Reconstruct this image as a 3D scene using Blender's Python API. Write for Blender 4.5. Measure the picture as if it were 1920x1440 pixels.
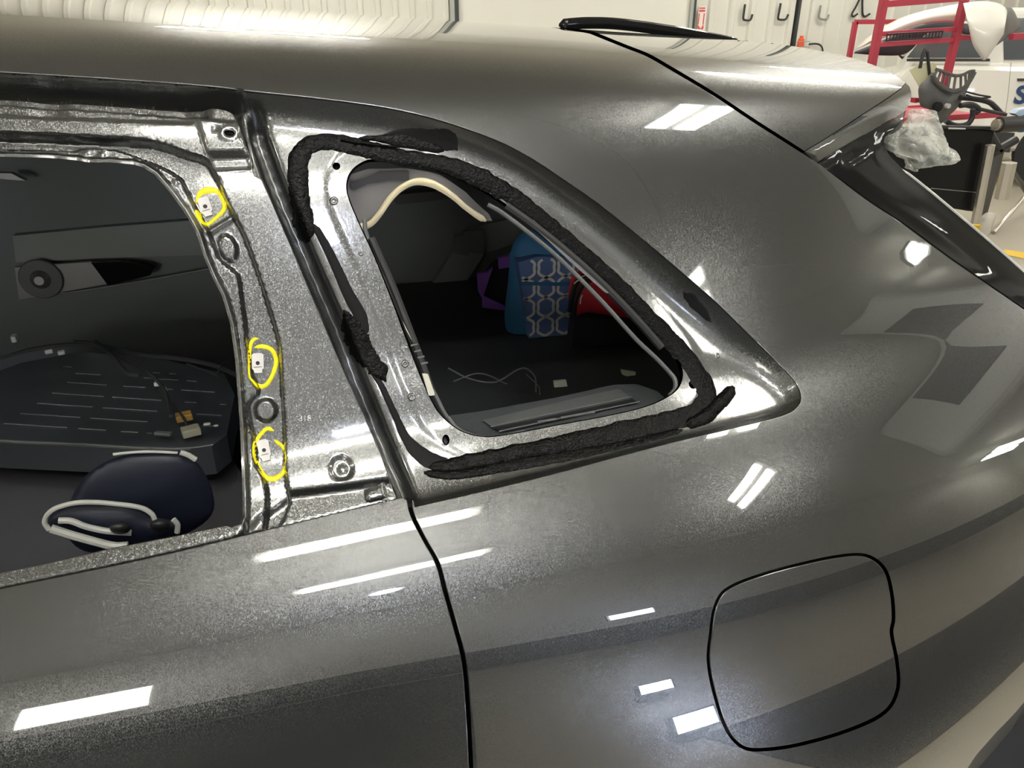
import bpy, bmesh, math, random
import numpy as np
from mathutils import Vector, Matrix, noise
from mathutils.bvhtree import BVHTree
from mathutils.geometry import delaunay_2d_cdt

random.seed(7); RNG = np.random.default_rng(7)
for o in list(bpy.data.objects): bpy.data.objects.remove(o)
SC = bpy.context.scene; COL = SC.collection

# ------------------------------------------------------------------ camera
FPX = 1440.0; PIT = math.radians(26); YAW = math.radians(15)
CAM = np.array([0, -.62, 1.72])
FW = np.array([math.sin(YAW)*math.cos(PIT), math.cos(YAW)*math.cos(PIT), -math.sin(PIT)])
RT = np.array([math.cos(YAW), -math.sin(YAW), 0]); UP = np.cross(RT, FW)
cd = bpy.data.cameras.new('camera'); cam = bpy.data.objects.new('camera', cd); COL.objects.link(cam)
cd.sensor_width = 36; cd.lens = 36*FPX/1920; cd.clip_start = .02
cam.location = CAM; cam.rotation_euler = (math.pi/2-PIT, 0, -YAW)
SC.camera = cam

# ------------------------------------------------------------------ world, exposure
w = bpy.data.worlds.new('world'); SC.world = w; w.use_nodes = True
w.node_tree.nodes['Background'].inputs[0].default_value = (.75, .8, .85, 1)
w.node_tree.nodes['Background'].inputs[1].default_value = .03
SC.view_settings.view_transform = 'Standard'; SC.view_settings.look = 'None'
SC.view_settings.gamma = 1; SC.view_settings.use_curve_mapping = False
SC.view_settings.exposure = 0.75
TUBE_R = .045; TUBE = 42.0          # strength of the fluorescent tubes
WARM = (1.0, .975, .885, 1)
CEIL = 5.0

# ------------------------------------------------------------------ picture <-> space
def rays(p):
    p = np.atleast_2d(np.asarray(p, float))
    return FW + RT*((p[:, :1]-960)/FPX) - UP*((p[:, 1:2]-720)/FPX)
def proj(P):
    v = np.asarray(P)-CAM; q = v@FW
    return np.stack([960+FPX*(v@RT)/q, 720-FPX*(v@UP)/q], -1)
def at_y(p, Y):
    d = rays(p); return CAM+d*((Y-CAM[1])/d[:, 1:2])
def at_z(p, Z):
    d = rays(p); return CAM+d*((Z-CAM[2])/d[:, 2:3])
def at_x(p, X):
    d = rays(p); return CAM+d*((X-CAM[0])/d[:, 0:1])

# ------------------------------------------------------------------ the side of the car as a surface S(x, s)
XS = np.linspace(-1.6, 1.7, 331); SS = np.linspace(-.35, 2.3, 531); DS = SS[1]-SS[0]
KS = np.array([0, .25, .45, .53, .60, .68, .75, .805, .855, .925, 1.085, 1.165, 1.225, 1.275, 1.325, 1.405, 1.56, 2.0, 2.3])
KA = np.array([-8, 2, 10, 18, 32, 46, 52, 42, 28, 23, 24, 27, 36, 52, 68, 80, 86, 90., 92.])
def knots(x):
    b = .07*x; c = -.07*max(0, x); r = -.050*x
    sh = np.array([0, 0, c, c*.8, c*.1, b, b, b, b, b]+[r]*9)
    return KS+sh
def pchip(xk, yk, x):
    h = np.diff(xk); d = np.diff(yk)/h; m = np.zeros_like(yk)
    for i in range(1, len(xk)-1):
        if d[i-1]*d[i] > 0:
            w1 = 2*h[i]+h[i-1]; w2 = h[i]+2*h[i-1]; m[i] = (w1+w2)/(w1/d[i-1]+w2/d[i])
    m[0] = d[0]; m[-1] = d[-1]
    i = np.clip(np.searchsorted(xk, x)-1, 0, len(h)-1); t = np.clip((x-xk[i])/h[i], 0, 1); H = h[i]
    return (1+2*t)*(1-t)**2*yk[i]+t*(1-t)**2*H*m[i]+t*t*(3-2*t)*yk[i+1]+t*t*(t-1)*H*m[i+1]
T = np.zeros((len(XS), len(SS), 3)); I0 = int(np.searchsorted(SS, .4)); IZ = int(np.searchsorted(SS, -1e-9))
for i, x in enumerate(XS):
    a = np.radians(pchip(knots(x), KA, SS))
    k = np.array([1, 4, 6, 4, 1])/16.; a = np.convolve(np.pad(a, 2, mode='edge'), k, 'valid')
    am = (a[1:]+a[:-1])/2
    Y = np.concatenate([[0], np.cumsum(np.sin(am))*DS]); Z = np.concatenate([[0], np.cumsum(np.cos(am))*DS])
    T[i, :, 0] = x; T[i, :, 1] = Y-Y[I0]+.16*max(0, x-.3)**2+.5*max(0, x-1.15)**2; T[i, :, 2] = .5+Z-Z[IZ]
TX = np.gradient(T, axis=0); TS = np.gradient(T, axis=1)
TN = np.cross(TX, TS); TN /= np.linalg.norm(TN, axis=-1, keepdims=True)
if TN[100, 100, 1] > 0: TN = -TN
NX, NS = len(XS), len(SS)
_v = [tuple(p) for p in T.reshape(-1, 3)]
_f = [(i*NS+j, (i+1)*NS+j, (i+1)*NS+j+1, i*NS+j+1) for i in range(NX-1) for j in range(NS-1)]
BVH = BVHTree.FromPolygons(_v, _f)
def hits(p):
    p = np.atleast_2d(np.asarray(p, float)); D = rays(p); out = np.zeros((len(p), 2))
    c = Vector(CAM)
    for n, d in enumerate(D):
        loc, nr, idx, dist = BVH.ray_cast(c, Vector(d))
        if loc is None: raise ValueError('no hit at %s' % p[n])
        i, j = divmod(idx, NS-1); x = loc.x
        u = (x-XS[i])/(XS[i+1]-XS[i])
        a = T[i, j]*(1-u)+T[i+1, j]*u; b = T[i, j+1]*(1-u)+T[i+1, j+1]*u
        e = b-a; t = float(np.dot(np.array(loc)-a, e)/np.dot(e, e))
        out[n] = (x, SS[j]+min(1, max(0, t))*DS)
    return out
def ev(q):
    q = np.atleast_2d(q); fx = (q[:, 0]-XS[0])/(XS[1]-XS[0]); fs = (q[:, 1]-SS[0])/DS
    i = np.clip(fx.astype(int), 0, NX-2); j = np.clip(fs.astype(int), 0, NS-2)
    u = (fx-i)[:, None]; t = (fs-j)[:, None]
    def L(A): return (A[i, j]*(1-u)+A[i+1, j]*u)*(1-t)+(A[i, j+1]*(1-u)+A[i+1, j+1]*u)*t
    n = L(TN); return L(T), n/np.linalg.norm(n, axis=1, keepdims=True)
def on(p, off=0.0):
    """pixels -> points on the car side, off metres inwards"""
    P, N = ev(hits(p)); return P-N*(np.reshape(off, (-1, 1)) if np.ndim(off) else off)

# ------------------------------------------------------------------ 2D helpers
def smooth(pts, n=8, closed=False):
    p = np.asarray(pts, float); m = len(p); out = []
    rng = range(m) if closed else range(m-1)
    for i in rng:
        if closed: a, b, c, d = p[i-1], p[i], p[(i+1) % m], p[(i+2) % m]
        else: a, b, c, d = p[max(i-1, 0)], p[i], p[i+1], p[min(i+2, m-1)]
        # centripetal-ish: limit tangents
        lb = np.linalg.norm((c-b)[:2])+1e-9
        t1 = (c-a); t1 = t1*lb/(np.linalg.norm((b-a)[:2])+lb+1e-9); t2 = (d-b); t2 = t2*lb/(np.linalg.norm((d-c)[:2])+lb+1e-9)
        for k in range(n):
            t = k/n
            out.append((1+2*t)*(1-t)**2*b+t*(1-t)**2*t1+t*t*(3-2*t)*c+t*t*(t-1)*t2)
    if not closed: out.append(p[-1])
    return np.array(out)
def resample(p, step, closed=False):
    p = np.asarray(p, float)
    if closed: p = np.vstack([p, p[:1]])
    l = np.concatenate([[0], np.cumsum(np.linalg.norm(np.diff(p[:, :2], axis=0), axis=1))])
    n = max(2, int(round(l[-1]/step))+1); t = np.linspace(0, l[-1], n)
    q = np.stack([np.interp(t, l, p[:, k]) for k in range(p.shape[1])], 1)
    return q[:-1] if closed else q
def dist_line(q, line, closed=False):
    q = np.asarray(q, float); l = np.asarray(line, float)
    if closed: l = np.vstack([l, l[:1]])
    best = np.full(len(q), 1e9)
    for a, b in zip(l[:-1], l[1:]):
        e = b-a; t = np.clip(((q-a)@e)/(e@e+1e-12), 0, 1)
        best = np.minimum(best, np.hypot(*(q-a-t[:, None]*e).T))
    return best
def inside(q, poly):
    q = np.asarray(q, float); p = np.asarray(poly, float); r = np.zeros(len(q), bool)
    for a, b in zip(p, np.roll(p, -1, 0)):
        c = (a[1] > q[:, 1]) != (b[1] > q[:, 1])
        xx = (b[0]-a[0])*(q[:, 1]-a[1])/(b[1]-a[1]+1e-15)+a[0]
        r ^= c & (q[:, 0] < xx)
    return r
def sd(q, poly):
    d = dist_line(q, poly, True); return np.where(inside(q, poly), d, -d)
def sst(t): t = np.clip(t, 0, 1); return t*t*(3-2*t)
def side(q, line):
    """signed distance to an open line, positive on the right hand side going along it (picture axes, y down)"""
    q = np.asarray(q, float); l = np.asarray(line, float); best = np.full(len(q), 1e9); sg = np.ones(len(q))
    for a, b in zip(l[:-1], l[1:]):
        e = b-a; t = np.clip(((q-a)@e)/(e@e+1e-12), 0, 1)
        r = q-a-t[:, None]*e; d = np.hypot(*r.T); c = e[0]*(q[:, 1]-a[1])-e[1]*(q[:, 0]-a[0])
        u = d < best-1e-9; best = np.where(u, d, best); sg = np.where(u, np.where(c >= 0, 1, -1), sg)
    return best*sg
def circle(c, r, n=16, ry=None, rot=0):
    ry = ry or r; t = np.arange(n)*2*math.pi/n; x = r*np.cos(t); y = ry*np.sin(t)
    return np.stack([c[0]+x*math.cos(rot)-y*math.sin(rot), c[1]+x*math.sin(rot)+y*math.cos(rot)], 1)
def area(p): p = np.asarray(p); return .5*np.sum(p[:, 0]*np.roll(p[:, 1], -1)-np.roll(p[:, 0], -1)*p[:, 1])

# ------------------------------------------------------------------ materials
MATS = {}
def mat(name, col, rough=.5, metal=0, coat=0, spec=.5, bump=0, bscale=60, var=0, vscale=8, emit=None, est=1, trans=0, alpha=1, ior=1.45, coat_r=.03, coat_ior=1.5):
    if name in MATS: return MATS[name]
    m = bpy.data.materials.new(name); m.use_nodes = True; nt = m.node_tree; b = nt.nodes['Principled BSDF']
    c = tuple(col[:3])+(1,)
    b.inputs['Base Color'].default_value = c; b.inputs['Roughness'].default_value = rough
    b.inputs['Metallic'].default_value = metal; b.inputs['Coat Weight'].default_value = coat
    b.inputs['Coat Roughness'].default_value = coat_r; b.inputs['Specular IOR Level'].default_value = spec
    b.inputs['Coat IOR'].default_value = coat_ior; b.inputs['Transmission Weight'].default_value = trans; b.inputs['Alpha'].default_value = alpha; b.inputs['IOR'].default_value = ior
    tc = nt.nodes.new('ShaderNodeTexCoord')
    if var:
        n = nt.nodes.new('ShaderNodeTexNoise'); n.inputs['Scale'].default_value = vscale; n.inputs['Detail'].default_value = 5
        nt.links.new(tc.outputs['Object'], n.inputs['Vector'])
        mx = nt.nodes.new('ShaderNodeMix'); mx.data_type = 'RGBA'
        mx.inputs['A'].default_value = tuple(max(0, v*(1-var)) for v in c[:3])+(1,)
        mx.inputs['B'].default_value = tuple(min(1, v*(1+var)) for v in c[:3])+(1,)
        nt.links.new(n.outputs['Fac'], mx.inputs['Factor']); nt.links.new(mx.outputs['Result'], b.inputs['Base Color'])
    if bump:
        n2 = nt.nodes.new('ShaderNodeTexNoise'); n2.inputs['Scale'].default_value = bscale; n2.inputs['Detail'].default_value = 3
        nt.links.new(tc.outputs['Object'], n2.inputs['Vector'])
        bp = nt.nodes.new('ShaderNodeBump'); bp.inputs['Strength'].default_value = bump; bp.inputs['Distance'].default_value = .002
        nt.links.new(n2.outputs['Fac'], bp.inputs['Height']); nt.links.new(bp.outputs['Normal'], b.inputs['Normal'])
        if coat: nt.links.new(bp.outputs['Normal'], b.inputs['Coat Normal'])
    if emit:
        b.inputs['Emission Color'].default_value = tuple(emit[:3])+(1,); b.inputs['Emission Strength'].default_value = est
    MATS[name] = m; return m
def paint(name, col, rough=.42, flake=.35, scale=1100, coat_r=.015, peel=0.0, metal=.85):
    """metallic base with sparkling flakes under a clear coat"""
    m = mat(name, col, rough, metal, 1.0, .5, coat_r=coat_r, coat_ior=1.62); nt = m.node_tree; b = nt.nodes['Principled BSDF']
    tc = [n for n in nt.nodes if n.type == 'TEX_COORD'][0]
    v = nt.nodes.new('ShaderNodeTexVoronoi'); v.inputs['Scale'].default_value = scale
    nt.links.new(tc.outputs['Object'], v.inputs['Vector'])
    sub = nt.nodes.new('ShaderNodeVectorMath'); sub.operation = 'SUBTRACT'; sub.inputs[1].default_value = (.5, .5, .5)
    nt.links.new(v.outputs['Color'], sub.inputs[0])
    sc = nt.nodes.new('ShaderNodeVectorMath'); sc.operation = 'SCALE'; sc.inputs['Scale'].default_value = flake
    nt.links.new(sub.outputs[0], sc.inputs[0])
    ge = nt.nodes.new('ShaderNodeNewGeometry'); ad = nt.nodes.new('ShaderNodeVectorMath'); ad.operation = 'ADD'
    nt.links.new(ge.outputs['Normal'], ad.inputs[0]); nt.links.new(sc.outputs[0], ad.inputs[1])
    no = nt.nodes.new('ShaderNodeVectorMath'); no.operation = 'NORMALIZE'; nt.links.new(ad.outputs[0], no.inputs[0])
    nt.links.new(no.outputs[0], b.inputs['Normal'])
    if peel:
        n2 = nt.nodes.new('ShaderNodeTexNoise'); n2.inputs['Scale'].default_value = 160; n2.inputs['Detail'].default_value = 1
        nt.links.new(tc.outputs['Object'], n2.inputs['Vector'])
        bp = nt.nodes.new('ShaderNodeBump'); bp.inputs['Strength'].default_value = peel; bp.inputs['Distance'].default_value = .002
        nt.links.new(n2.outputs['Fac'], bp.inputs['Height']); nt.links.new(bp.outputs['Normal'], b.inputs['Coat Normal'])
    return m
PAINT = paint('dark grey metallic paint', (.064, .066, .067), .27, .19, 1300)
PAINT_IN = paint('rough inner paint', (.080, .082, .081), .30, .30, 1000, coat_r=.13, peel=.03)
DARK = mat('dark cavity', (.010, .011, .013), .6)
GLOSSB = mat('gloss black', (.003, .003, .0035), .5, 0, .45, .05)
SEAL = mat('black urethane', (.002, .002, .002), .15, 0, 0, .10, bump=.8, bscale=260)
SEALF = mat('urethane residue', (.010, .0095, .010), .5, 0, 0, .08, bump=.25, bscale=160)
PLAS = mat('dark interior plastic', (.05, .055, .06), .55, bump=.1, bscale=500)
PLAS2 = mat('grey interior plastic', (.085, .088, .09), .5, bump=.1, bscale=500)
RUB = mat('black rubber', (.012, .012, .013), .5)

# ------------------------------------------------------------------ object helpers
def tag(o, label=None, cat=None, group=None, kind=None):
    if label: o['label'] = label
    if cat: o['category'] = cat
    if group: o['group'] = group
    if kind: o['kind'] = kind
    return o
def empty(name, loc, label=None, cat=None, group=None, kind=None):
    o = bpy.data.objects.new(name, None); COL.objects.link(o); o.location = Vector(loc); o.empty_display_size = .05
    return tag(o, label, cat, group, kind)
def root_loc(o):
    v = Vector((0, 0, 0))
    while o is not None: v = v+Vector(o.location); o = o.parent
    return v
def mk(name, V, F, m, parent=None, sm=True, normals=None, loc=None):
    """one mesh object; V in world space"""
    V = np.asarray(V, float)
    if loc is None:
        loc = V.mean(0) if parent is None else np.zeros(3)
        if parent is None: loc[2] = V[:, 2].min()
    base = np.array(root_loc(parent))+np.asarray(loc) if parent is not None else np.asarray(loc, float)
    me = bpy.data.meshes.new(name); me.from_pydata([tuple(v) for v in V-base], [], [tuple(int(i) for i in f) for f in F])
    me.materials.append(m if m else PLAS)
    if sm: me.polygons.foreach_set('use_smooth', [True]*len(me.polygons))
    me.update()
    if normals is not None: me.normals_split_custom_set_from_vertices([tuple(n) for n in normals])
    o = bpy.data.objects.new(name, me); COL.objects.link(o); o.parent = parent; o.location = Vector(loc)
    return o
def sharp(o, deg=35):
    me = o.data; bm = bmesh.new(); bm.from_mesh(me)
    for e in bm.edges:
        if len(e.link_faces) == 2 and e.calc_face_angle(0) > math.radians(deg): e.smooth = False
    bm.to_mesh(me); bm.free(); return o
def recalc(o):
    me = o.data; bm = bmesh.new(); bm.from_mesh(me); bmesh.ops.recalc_face_normals(bm, faces=bm.faces); bm.to_mesh(me); bm.free(); return o
class MB:
    def __init__(s): s.V = []; s.F = []
    def add(s, V, F):
        n = len(s.V); s.V += [tuple(v) for v in V]; s.F += [tuple(int(i)+n for i in f) for f in F]; return s
    def box(s, c, d, R=None):
        c = np.array(c, float); d = np.array(d, float)/2
        v = np.array([[x, y, z] for x in (-1, 1) for y in (-1, 1) for z in (-1, 1)])*d
        if R is not None: v = v@np.array(R).T
        return s.add(v+c, [(0, 1, 3, 2), (4, 6, 7, 5), (0, 4, 5, 1), (2, 3, 7, 6), (0, 2, 6, 4), (1, 5, 7, 3)])
    def tube(s, path, r, n=8, cap=True, sq=1.0):
        p = np.asarray(path, float); m = len(p); r = np.broadcast_to(np.asarray(r, float), (m,))
        t = np.gradient(p, axis=0); t /= np.linalg.norm(t, axis=1, keepdims=True)+1e-12
        u = np.cross(t[0], [0, 0, 1.]);
        if np.linalg.norm(u) < .1: u = np.cross(t[0], [0, 1., 0])
        V = []
        for i in range(m):
            u = u-t[i]*(u@t[i]); u /= np.linalg.norm(u); v = np.cross(t[i], u)
            for k in range(n):
                a = 2*math.pi*k/n+math.pi/n; V.append(p[i]+r[i]*(u*math.cos(a)*sq+v*math.sin(a)))
        F = [(i*n+k, i*n+(k+1) % n, (i+1)*n+(k+1) % n, (i+1)*n+k) for i in range(m-1) for k in range(n)]
        if cap: F += [tuple(range(n-1, -1, -1)), tuple(range((m-1)*n, m*n))]
        return s.add(V, F)
    def prism(s, poly, vec):
        p = np.asarray(poly, float); n = len(p); q = p+np.asarray(vec, float)
        F = [tuple(range(n)), tuple(range(2*n-1, n-1, -1))]+[(i, i+n, (i+1) % n+n, (i+1) % n) for i in range(n)]
        return s.add(np.vstack([p, q]), F)
    def disc(s, c, nrm, r, h, n=20, r2=None):
        nrm = np.array(nrm, float); nrm /= np.linalg.norm(nrm); u = np.cross(nrm, [0, 0, 1.])
        if np.linalg.norm(u) < .1: u = np.cross(nrm, [1., 0, 0])
        u /= np.linalg.norm(u); v = np.cross(nrm, u); a = np.arange(n)*2*math.pi/n
        ring = np.cos(a)[:, None]*u+np.sin(a)[:, None]*v; r2 = r if r2 is None else r2
        V = np.vstack([np.array(c)+ring*r, np.array(c)+nrm*h+ring*r2])
        return s.add(V, [tuple(range(n-1, -1, -1)), tuple(range(n, 2*n))]+[(i, (i+1) % n, (i+1) % n+n, i+n) for i in range(n)])
    def build(s, name, m, parent=None, sm=False, fix=True, deg=35):
        o = mk(name, s.V, s.F, m, parent, sm)
        if fix: recalc(o)
        if sm: sharp(o, deg)
        return o
def bevel(o, w, seg=2):
    md = o.modifiers.new('bevel', 'BEVEL'); md.width = w; md.segments = seg; md.limit_method = 'ANGLE'; return o

# ------------------------------------------------------------------ panels of sheet metal
def cdt(loops, extra):
    """triangles inside loops[0] and outside the others; returns points, triangles, index lists of the loops"""
    pts = []; edges = []; idx = []
    for L in loops:
        n0 = len(pts); n = len(L); pts += [tuple(p) for p in L]; idx.append(list(range(n0, n0+n)))
        edges += [(n0+i, n0+(i+1) % n) for i in range(n)]
    pts += [tuple(p) for p in extra]
    r = delaunay_2d_cdt([Vector(p) for p in pts], edges, [], 0, 1e-7, True)
    P = np.array([tuple(v) for v in r[0]]); F = np.array(r[2]); ov = r[3]
    inv = {}
    for k, l in enumerate(ov):
        for i in l: inv[i] = k
    c = P[F].mean(1); ok = inside(c, loops[0])
    for h in loops[1:]: ok &= ~inside(c, h)
    return P, F[ok], [[inv[i] for i in L] for L in idx]
def fill(loops, dx, dy, margin=.45):
    p = np.asarray(loops[0]); lo = p.min(0); hi = p.max(0)
    gx = np.arange(lo[0], hi[0], dx); gy = np.arange(lo[1], hi[1], dy)
    g = np.stack(np.meshgrid(gx, gy), -1).astype(float); g[1::2, :, 0] += dx/2; g = g.reshape(-1, 2)
    ok = inside(g, loops[0]); sc = np.array([1, dx/dy])
    for k, h in enumerate(loops):
        ok &= dist_line(g*sc, np.asarray(h)*sc, True) > dx*margin
        if k: ok &= ~inside(g, h)
    return g[ok]
def compact(V, N, F):
    u = np.unique(F); mp = np.full(len(V), -1); mp[u] = np.arange(len(u)); return V[u], N[u], mp[F], mp
def rim(V, N, loop, hole, depth, r=.0014, flip=False):
    """rounded edge and turned-in wall along one loop"""
    L = V[loop]; n = N[loop]; t = np.roll(L, -1, 0)-np.roll(L, 1, 0); t /= np.linalg.norm(t, axis=1, keepdims=True)+1e-12
    o = np.cross(t, n); o /= np.linalg.norm(o, axis=1, keepdims=True)+1e-12
    if flip: o = -o
    rows = []; rn = []
    for a in (30, 60, 90):
        a = math.radians(a); rows.append(L+o*r*math.sin(a)-n*r*(1-math.cos(a))); rn.append(n*math.cos(a)+o*math.sin(a))
    rows.append(rows[-1]-n*depth); rn.append(o)
    return np.vstack(rows), np.vstack(rn)
def panel_xs(name, outer, holes, m, parent, dx=.016, dy=.012, depth=.012, off=0.0, extra=None, rims=True):
    """outer skin panel; loops are given in (x, s) of the car surface"""
    loops = [np.asarray(outer)]+[np.asarray(h) for h in holes]
    ex = fill(loops, dx, dy)
    if extra is not None:
        ok = inside(extra, loops[0])
        for h in loops[1:]: ok &= ~inside(extra, h)
        ex = np.vstack([ex, extra[ok]])
    P, F, L = cdt(loops, ex); V, N = ev(P); V = V-N*off
    Fo = [tuple(f) for f in F]; allV = [V]; allN = [N]; n0 = len(V)
    # orientation
    a, b, c = V[F[0][0]], V[F[0][1]], V[F[0][2]]
    if np.dot(np.cross(b-a, c-a), N[F[0][0]]) < 0: Fo = [f[::-1] for f in Fo]
    if rims:
        for k, loop in enumerate(L):
            R, RN = rim(V, N, loop, k > 0, depth, flip=loop_flip(P, loop, V, N, loops, k))
            m_ = len(loop); rows = [loop]+[list(range(n0+j*m_, n0+(j+1)*m_)) for j in range(4)]
            for j in range(4):
                for i in range(m_):
                    Fo.append((rows[j][i], rows[j][(i+1) % m_], rows[j+1][(i+1) % m_], rows[j+1][i]))
            allV.append(R); allN.append(RN); n0 += 4*m_
    V = np.vstack(allV); N = np.vstack(allN)
    return mk(name, V, Fo, m, parent, True, N)
def loop_flip(P, loop, V, N, loops, k):
    """True when cross(t, n) points into the panel instead of out of it"""
    i = len(loop)//3; a = P[loop[i]]; tn = P[loop[(i+1) % len(loop)]]-P[loop[i-1]]
    nr = np.array([tn[1], -tn[0]]); nr = nr/(np.linalg.norm(nr)+1e-12)*1e-4*max(1, np.ptp(loops[0][:, 0]))
    tst = a+nr; ins = inside(tst[None], loops[0])[0] and not any(inside(tst[None], h)[0] for h in loops[1:])
    # 2D outward direction
    out2 = -nr if ins else nr
    t3 = V[loop[(i+1) % len(loop)]]-V[loop[i-1]]; o3 = np.cross(t3, N[loop[i]])
    # map o3 to 2D by the derivative of the neighbours
    if np.ptp(loops[0][:, 0]) > 20:       # picture coordinates
        d = proj((V[loop[i]]+o3/np.linalg.norm(o3)*.002)[None])[0]-proj(V[loop[i]][None])[0]
    else:
        P0, _ = ev(a[None]); Px, _ = ev((a+[.004, 0])[None]); Ps, _ = ev((a+[0, .004])[None])
        d = np.array([np.dot(o3, Px[0]-P0[0]), np.dot(o3, Ps[0]-P0[0])])
    return float(np.dot(d, out2)) < 0
def vnormals(V, F):
    fn = np.cross(V[F[:, 1]]-V[F[:, 0]], V[F[:, 2]]-V[F[:, 0]]); n = np.zeros_like(V)
    for k in range(3): np.add.at(n, F[:, k], fn)
    return n/(np.linalg.norm(n, axis=1, keepdims=True)+1e-15)
def panel_px(name, outer, holes, m, parent, offf, step=6, depth=.01, rim_loops=(0,), extra=None, r=.0012):
    """sheet with relief: loops in picture pixels, offf(px) = metres below the car surface"""
    loops = [np.asarray(outer, float)]+[np.asarray(h, float) for h in holes]
    ex = fill(loops, step, step*.87)
    if extra is not None:
        ok = inside(extra, loops[0])
        for h in loops[1:]: ok &= ~inside(extra, h)
        for h in loops: ok &= dist_line(extra, h, True) > 1.2
        ex = np.vstack([ex, extra[ok]])
    P, F, L = cdt(loops, ex); S, N0 = ev(hits(P)); V = S-N0*offf(P)[:, None]
    a, b, c = V[F[0][0]], V[F[0][1]], V[F[0][2]]
    if np.dot(np.cross(b-a, c-a), N0[F[0][0]]) < 0: F = F[:, ::-1]
    N = vnormals(V, F); Fo = [tuple(f) for f in F]; allV = [V]; allN = [N]; n0 = len(V)
    for k in rim_loops:
        loop = L[k]; R, RN = rim(V, N, loop, k > 0, depth, r, loop_flip(P, loop, V, N, loops, k))
        m_ = len(loop); rows = [loop]+[list(range(n0+j*m_, n0+(j+1)*m_)) for j in range(4)]
        for j in range(4):
            for i in range(m_): Fo.append((rows[j][i], rows[j][(i+1) % m_], rows[j+1][(i+1) % m_], rows[j+1][i]))
        allV.append(R); allN.append(RN); n0 += 4*m_
    return mk(name, np.vstack(allV), Fo, m, parent, True, np.vstack(allN))
def strip_px(name, path, m, parent, offf, h=.003, step=5, K=7, jag=0.0, seed=1, lump=0.0, wide=1.0):
    """bead lying on a sheet: path rows are x, y, width in pixels"""
    p = resample(smooth(path, 8), step); n = len(p); rg = np.random.default_rng(seed)
    t = np.gradient(p[:, :2], axis=0); t /= np.linalg.norm(t, axis=1, keepdims=True); nr = np.stack([-t[:, 1], t[:, 0]], 1)
    def wob(s):
        z = rg.normal(size=n+8); return np.convolve(z, np.ones(s)/s, 'same')[:n]*math.sqrt(s)
    wl = p[:, 2]/2*wide*(1+jag*wob(3)); wr = p[:, 2]/2*wide*(1+jag*wob(3))
    k = np.linspace(-1, 1, K); Q = []; H = []
    end = np.minimum(1, np.minimum(np.arange(n), np.arange(n)[::-1])/2.5+.15)
    lm = 1+lump*np.stack([wob(2) for _ in range(K)], 1)
    for i in range(n):
        w = np.where(k < 0, wl[i], wr[i])*max(.35, end[i])
        Q.append(p[i, :2]+nr[i]*(k*w)[:, None]); H.append(h*np.maximum(0, (1-np.abs(k)**2.6))*lm[i]*end[i]-.0006*(np.abs(k) > .98))
    Q = np.array(Q).reshape(-1, 2); H = np.array(H).reshape(-1)
    S, N = ev(hits(Q)); V = S-N*(offf(Q)-H-.0002)[:, None]
    F = [(i*K+j, i*K+j+1, (i+1)*K+j+1, (i+1)*K+j) for i in range(n-1) for j in range(K-1)]
    o = mk(name, V, F, m, parent, True); return o

# ================================================================== the shop
CONC = mat('concrete floor', (.37, .335, .27), .35, spec=.4, var=.12, vscale=1.3, bump=.08, bscale=30)
WALLM = mat('cream metal siding', (.72, .71, .65), .45, var=.04, vscale=2)
WALLW = mat('white overhead door', (.82, .81, .75), .4, var=.03, vscale=1)
CEILM = mat('ceiling liner', (.80, .79, .74), .7)
WBAND = mat('added dark wall band', (.045, .047, .05), .5, var=.2, vscale=1)
X0, X1, Y0, Y1 = -9.0, 20.0, -6.8, 11.0
def struct(name, V, F, m, parent=None):
    o = mk(name, V, F, m, parent, False)
    if parent is None: o['kind'] = 'structure'
    return o
def slab(name, lo, hi, m, parent=None):
    lo = np.array(lo); hi = np.array(hi); b = MB().box((lo+hi)/2, hi-lo); return struct(name, b.V, b.F, m, parent)
slab('floor', (X0, Y0, -.2), (X1, Y1, 0), CONC)
slab('ceiling', (X0, Y0, CEIL+.12), (X1, Y1, CEIL+.3), CEILM)
slab('wall_near', (X0, Y0-.2, 0), (X1, Y0, CEIL+.3), WALLM)
slab('wall_left', (X0-.2, Y0, 0), (X0, Y1, CEIL+.3), WALLM)
slab('wall_right', (X1, Y0, 0), (X1+.2, Y1, CEIL+.3), WALLM)
slab('trim_1', (X0, Y0, 0), (X1, Y0+.03, 1.12), WBAND)  # unseen dark band, added for the dark streak mirrored along the body side
wf = slab('wall_far', (X0, Y1, 0), (X1, Y1+.2, CEIL+.3), WALLM)
def ribbed(x0, x1, y, pitch, h=.035):
    """one siding sheet with raised ribs"""
    n = int((x1-x0)/pitch); p = (x1-x0)/n; xs = []; ys = []
    for i in range(n):
        a = x0+i*p; xs += [a, a+p*.62, a+p*.70, a+p*.92]; ys += [0, 0, h, h]
    xs.append(x1); ys.append(0)
    V = []; F = []
    for x, d in zip(xs, ys): V += [(x, y-d, 0), (x, y-d, CEIL+.1)]
    for i in range(len(xs)-1): F.append((2*i, 2*i+2, 2*i+3, 2*i+1))
    return V, F
DX0 = float(at_y((858, 30), Y1)[0, 0]); DX1 = float(at_y((1287, 40), Y1)[0, 0]); DX2 = float(at_y((1489, 40), Y1)[0, 0])
for a, b, pt in ((X0, DX0-.12, .23), (DX1+.1, DX2-.03, .30), (DX2+.03, X1, .30)):
    V, F = ribbed(a, b, Y1-.03, pt); struct('metal_panel', V, F, WALLM, wf)
od = slab('door_1', (DX0, Y1-.05, 0), (DX1, Y1-.005, 3.6), WALLW)
JAMB = mat('dark door seal', (.05, .06, .06), .6)
FRM = mat('grey door frame', (.42, .43, .41), .5)
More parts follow.
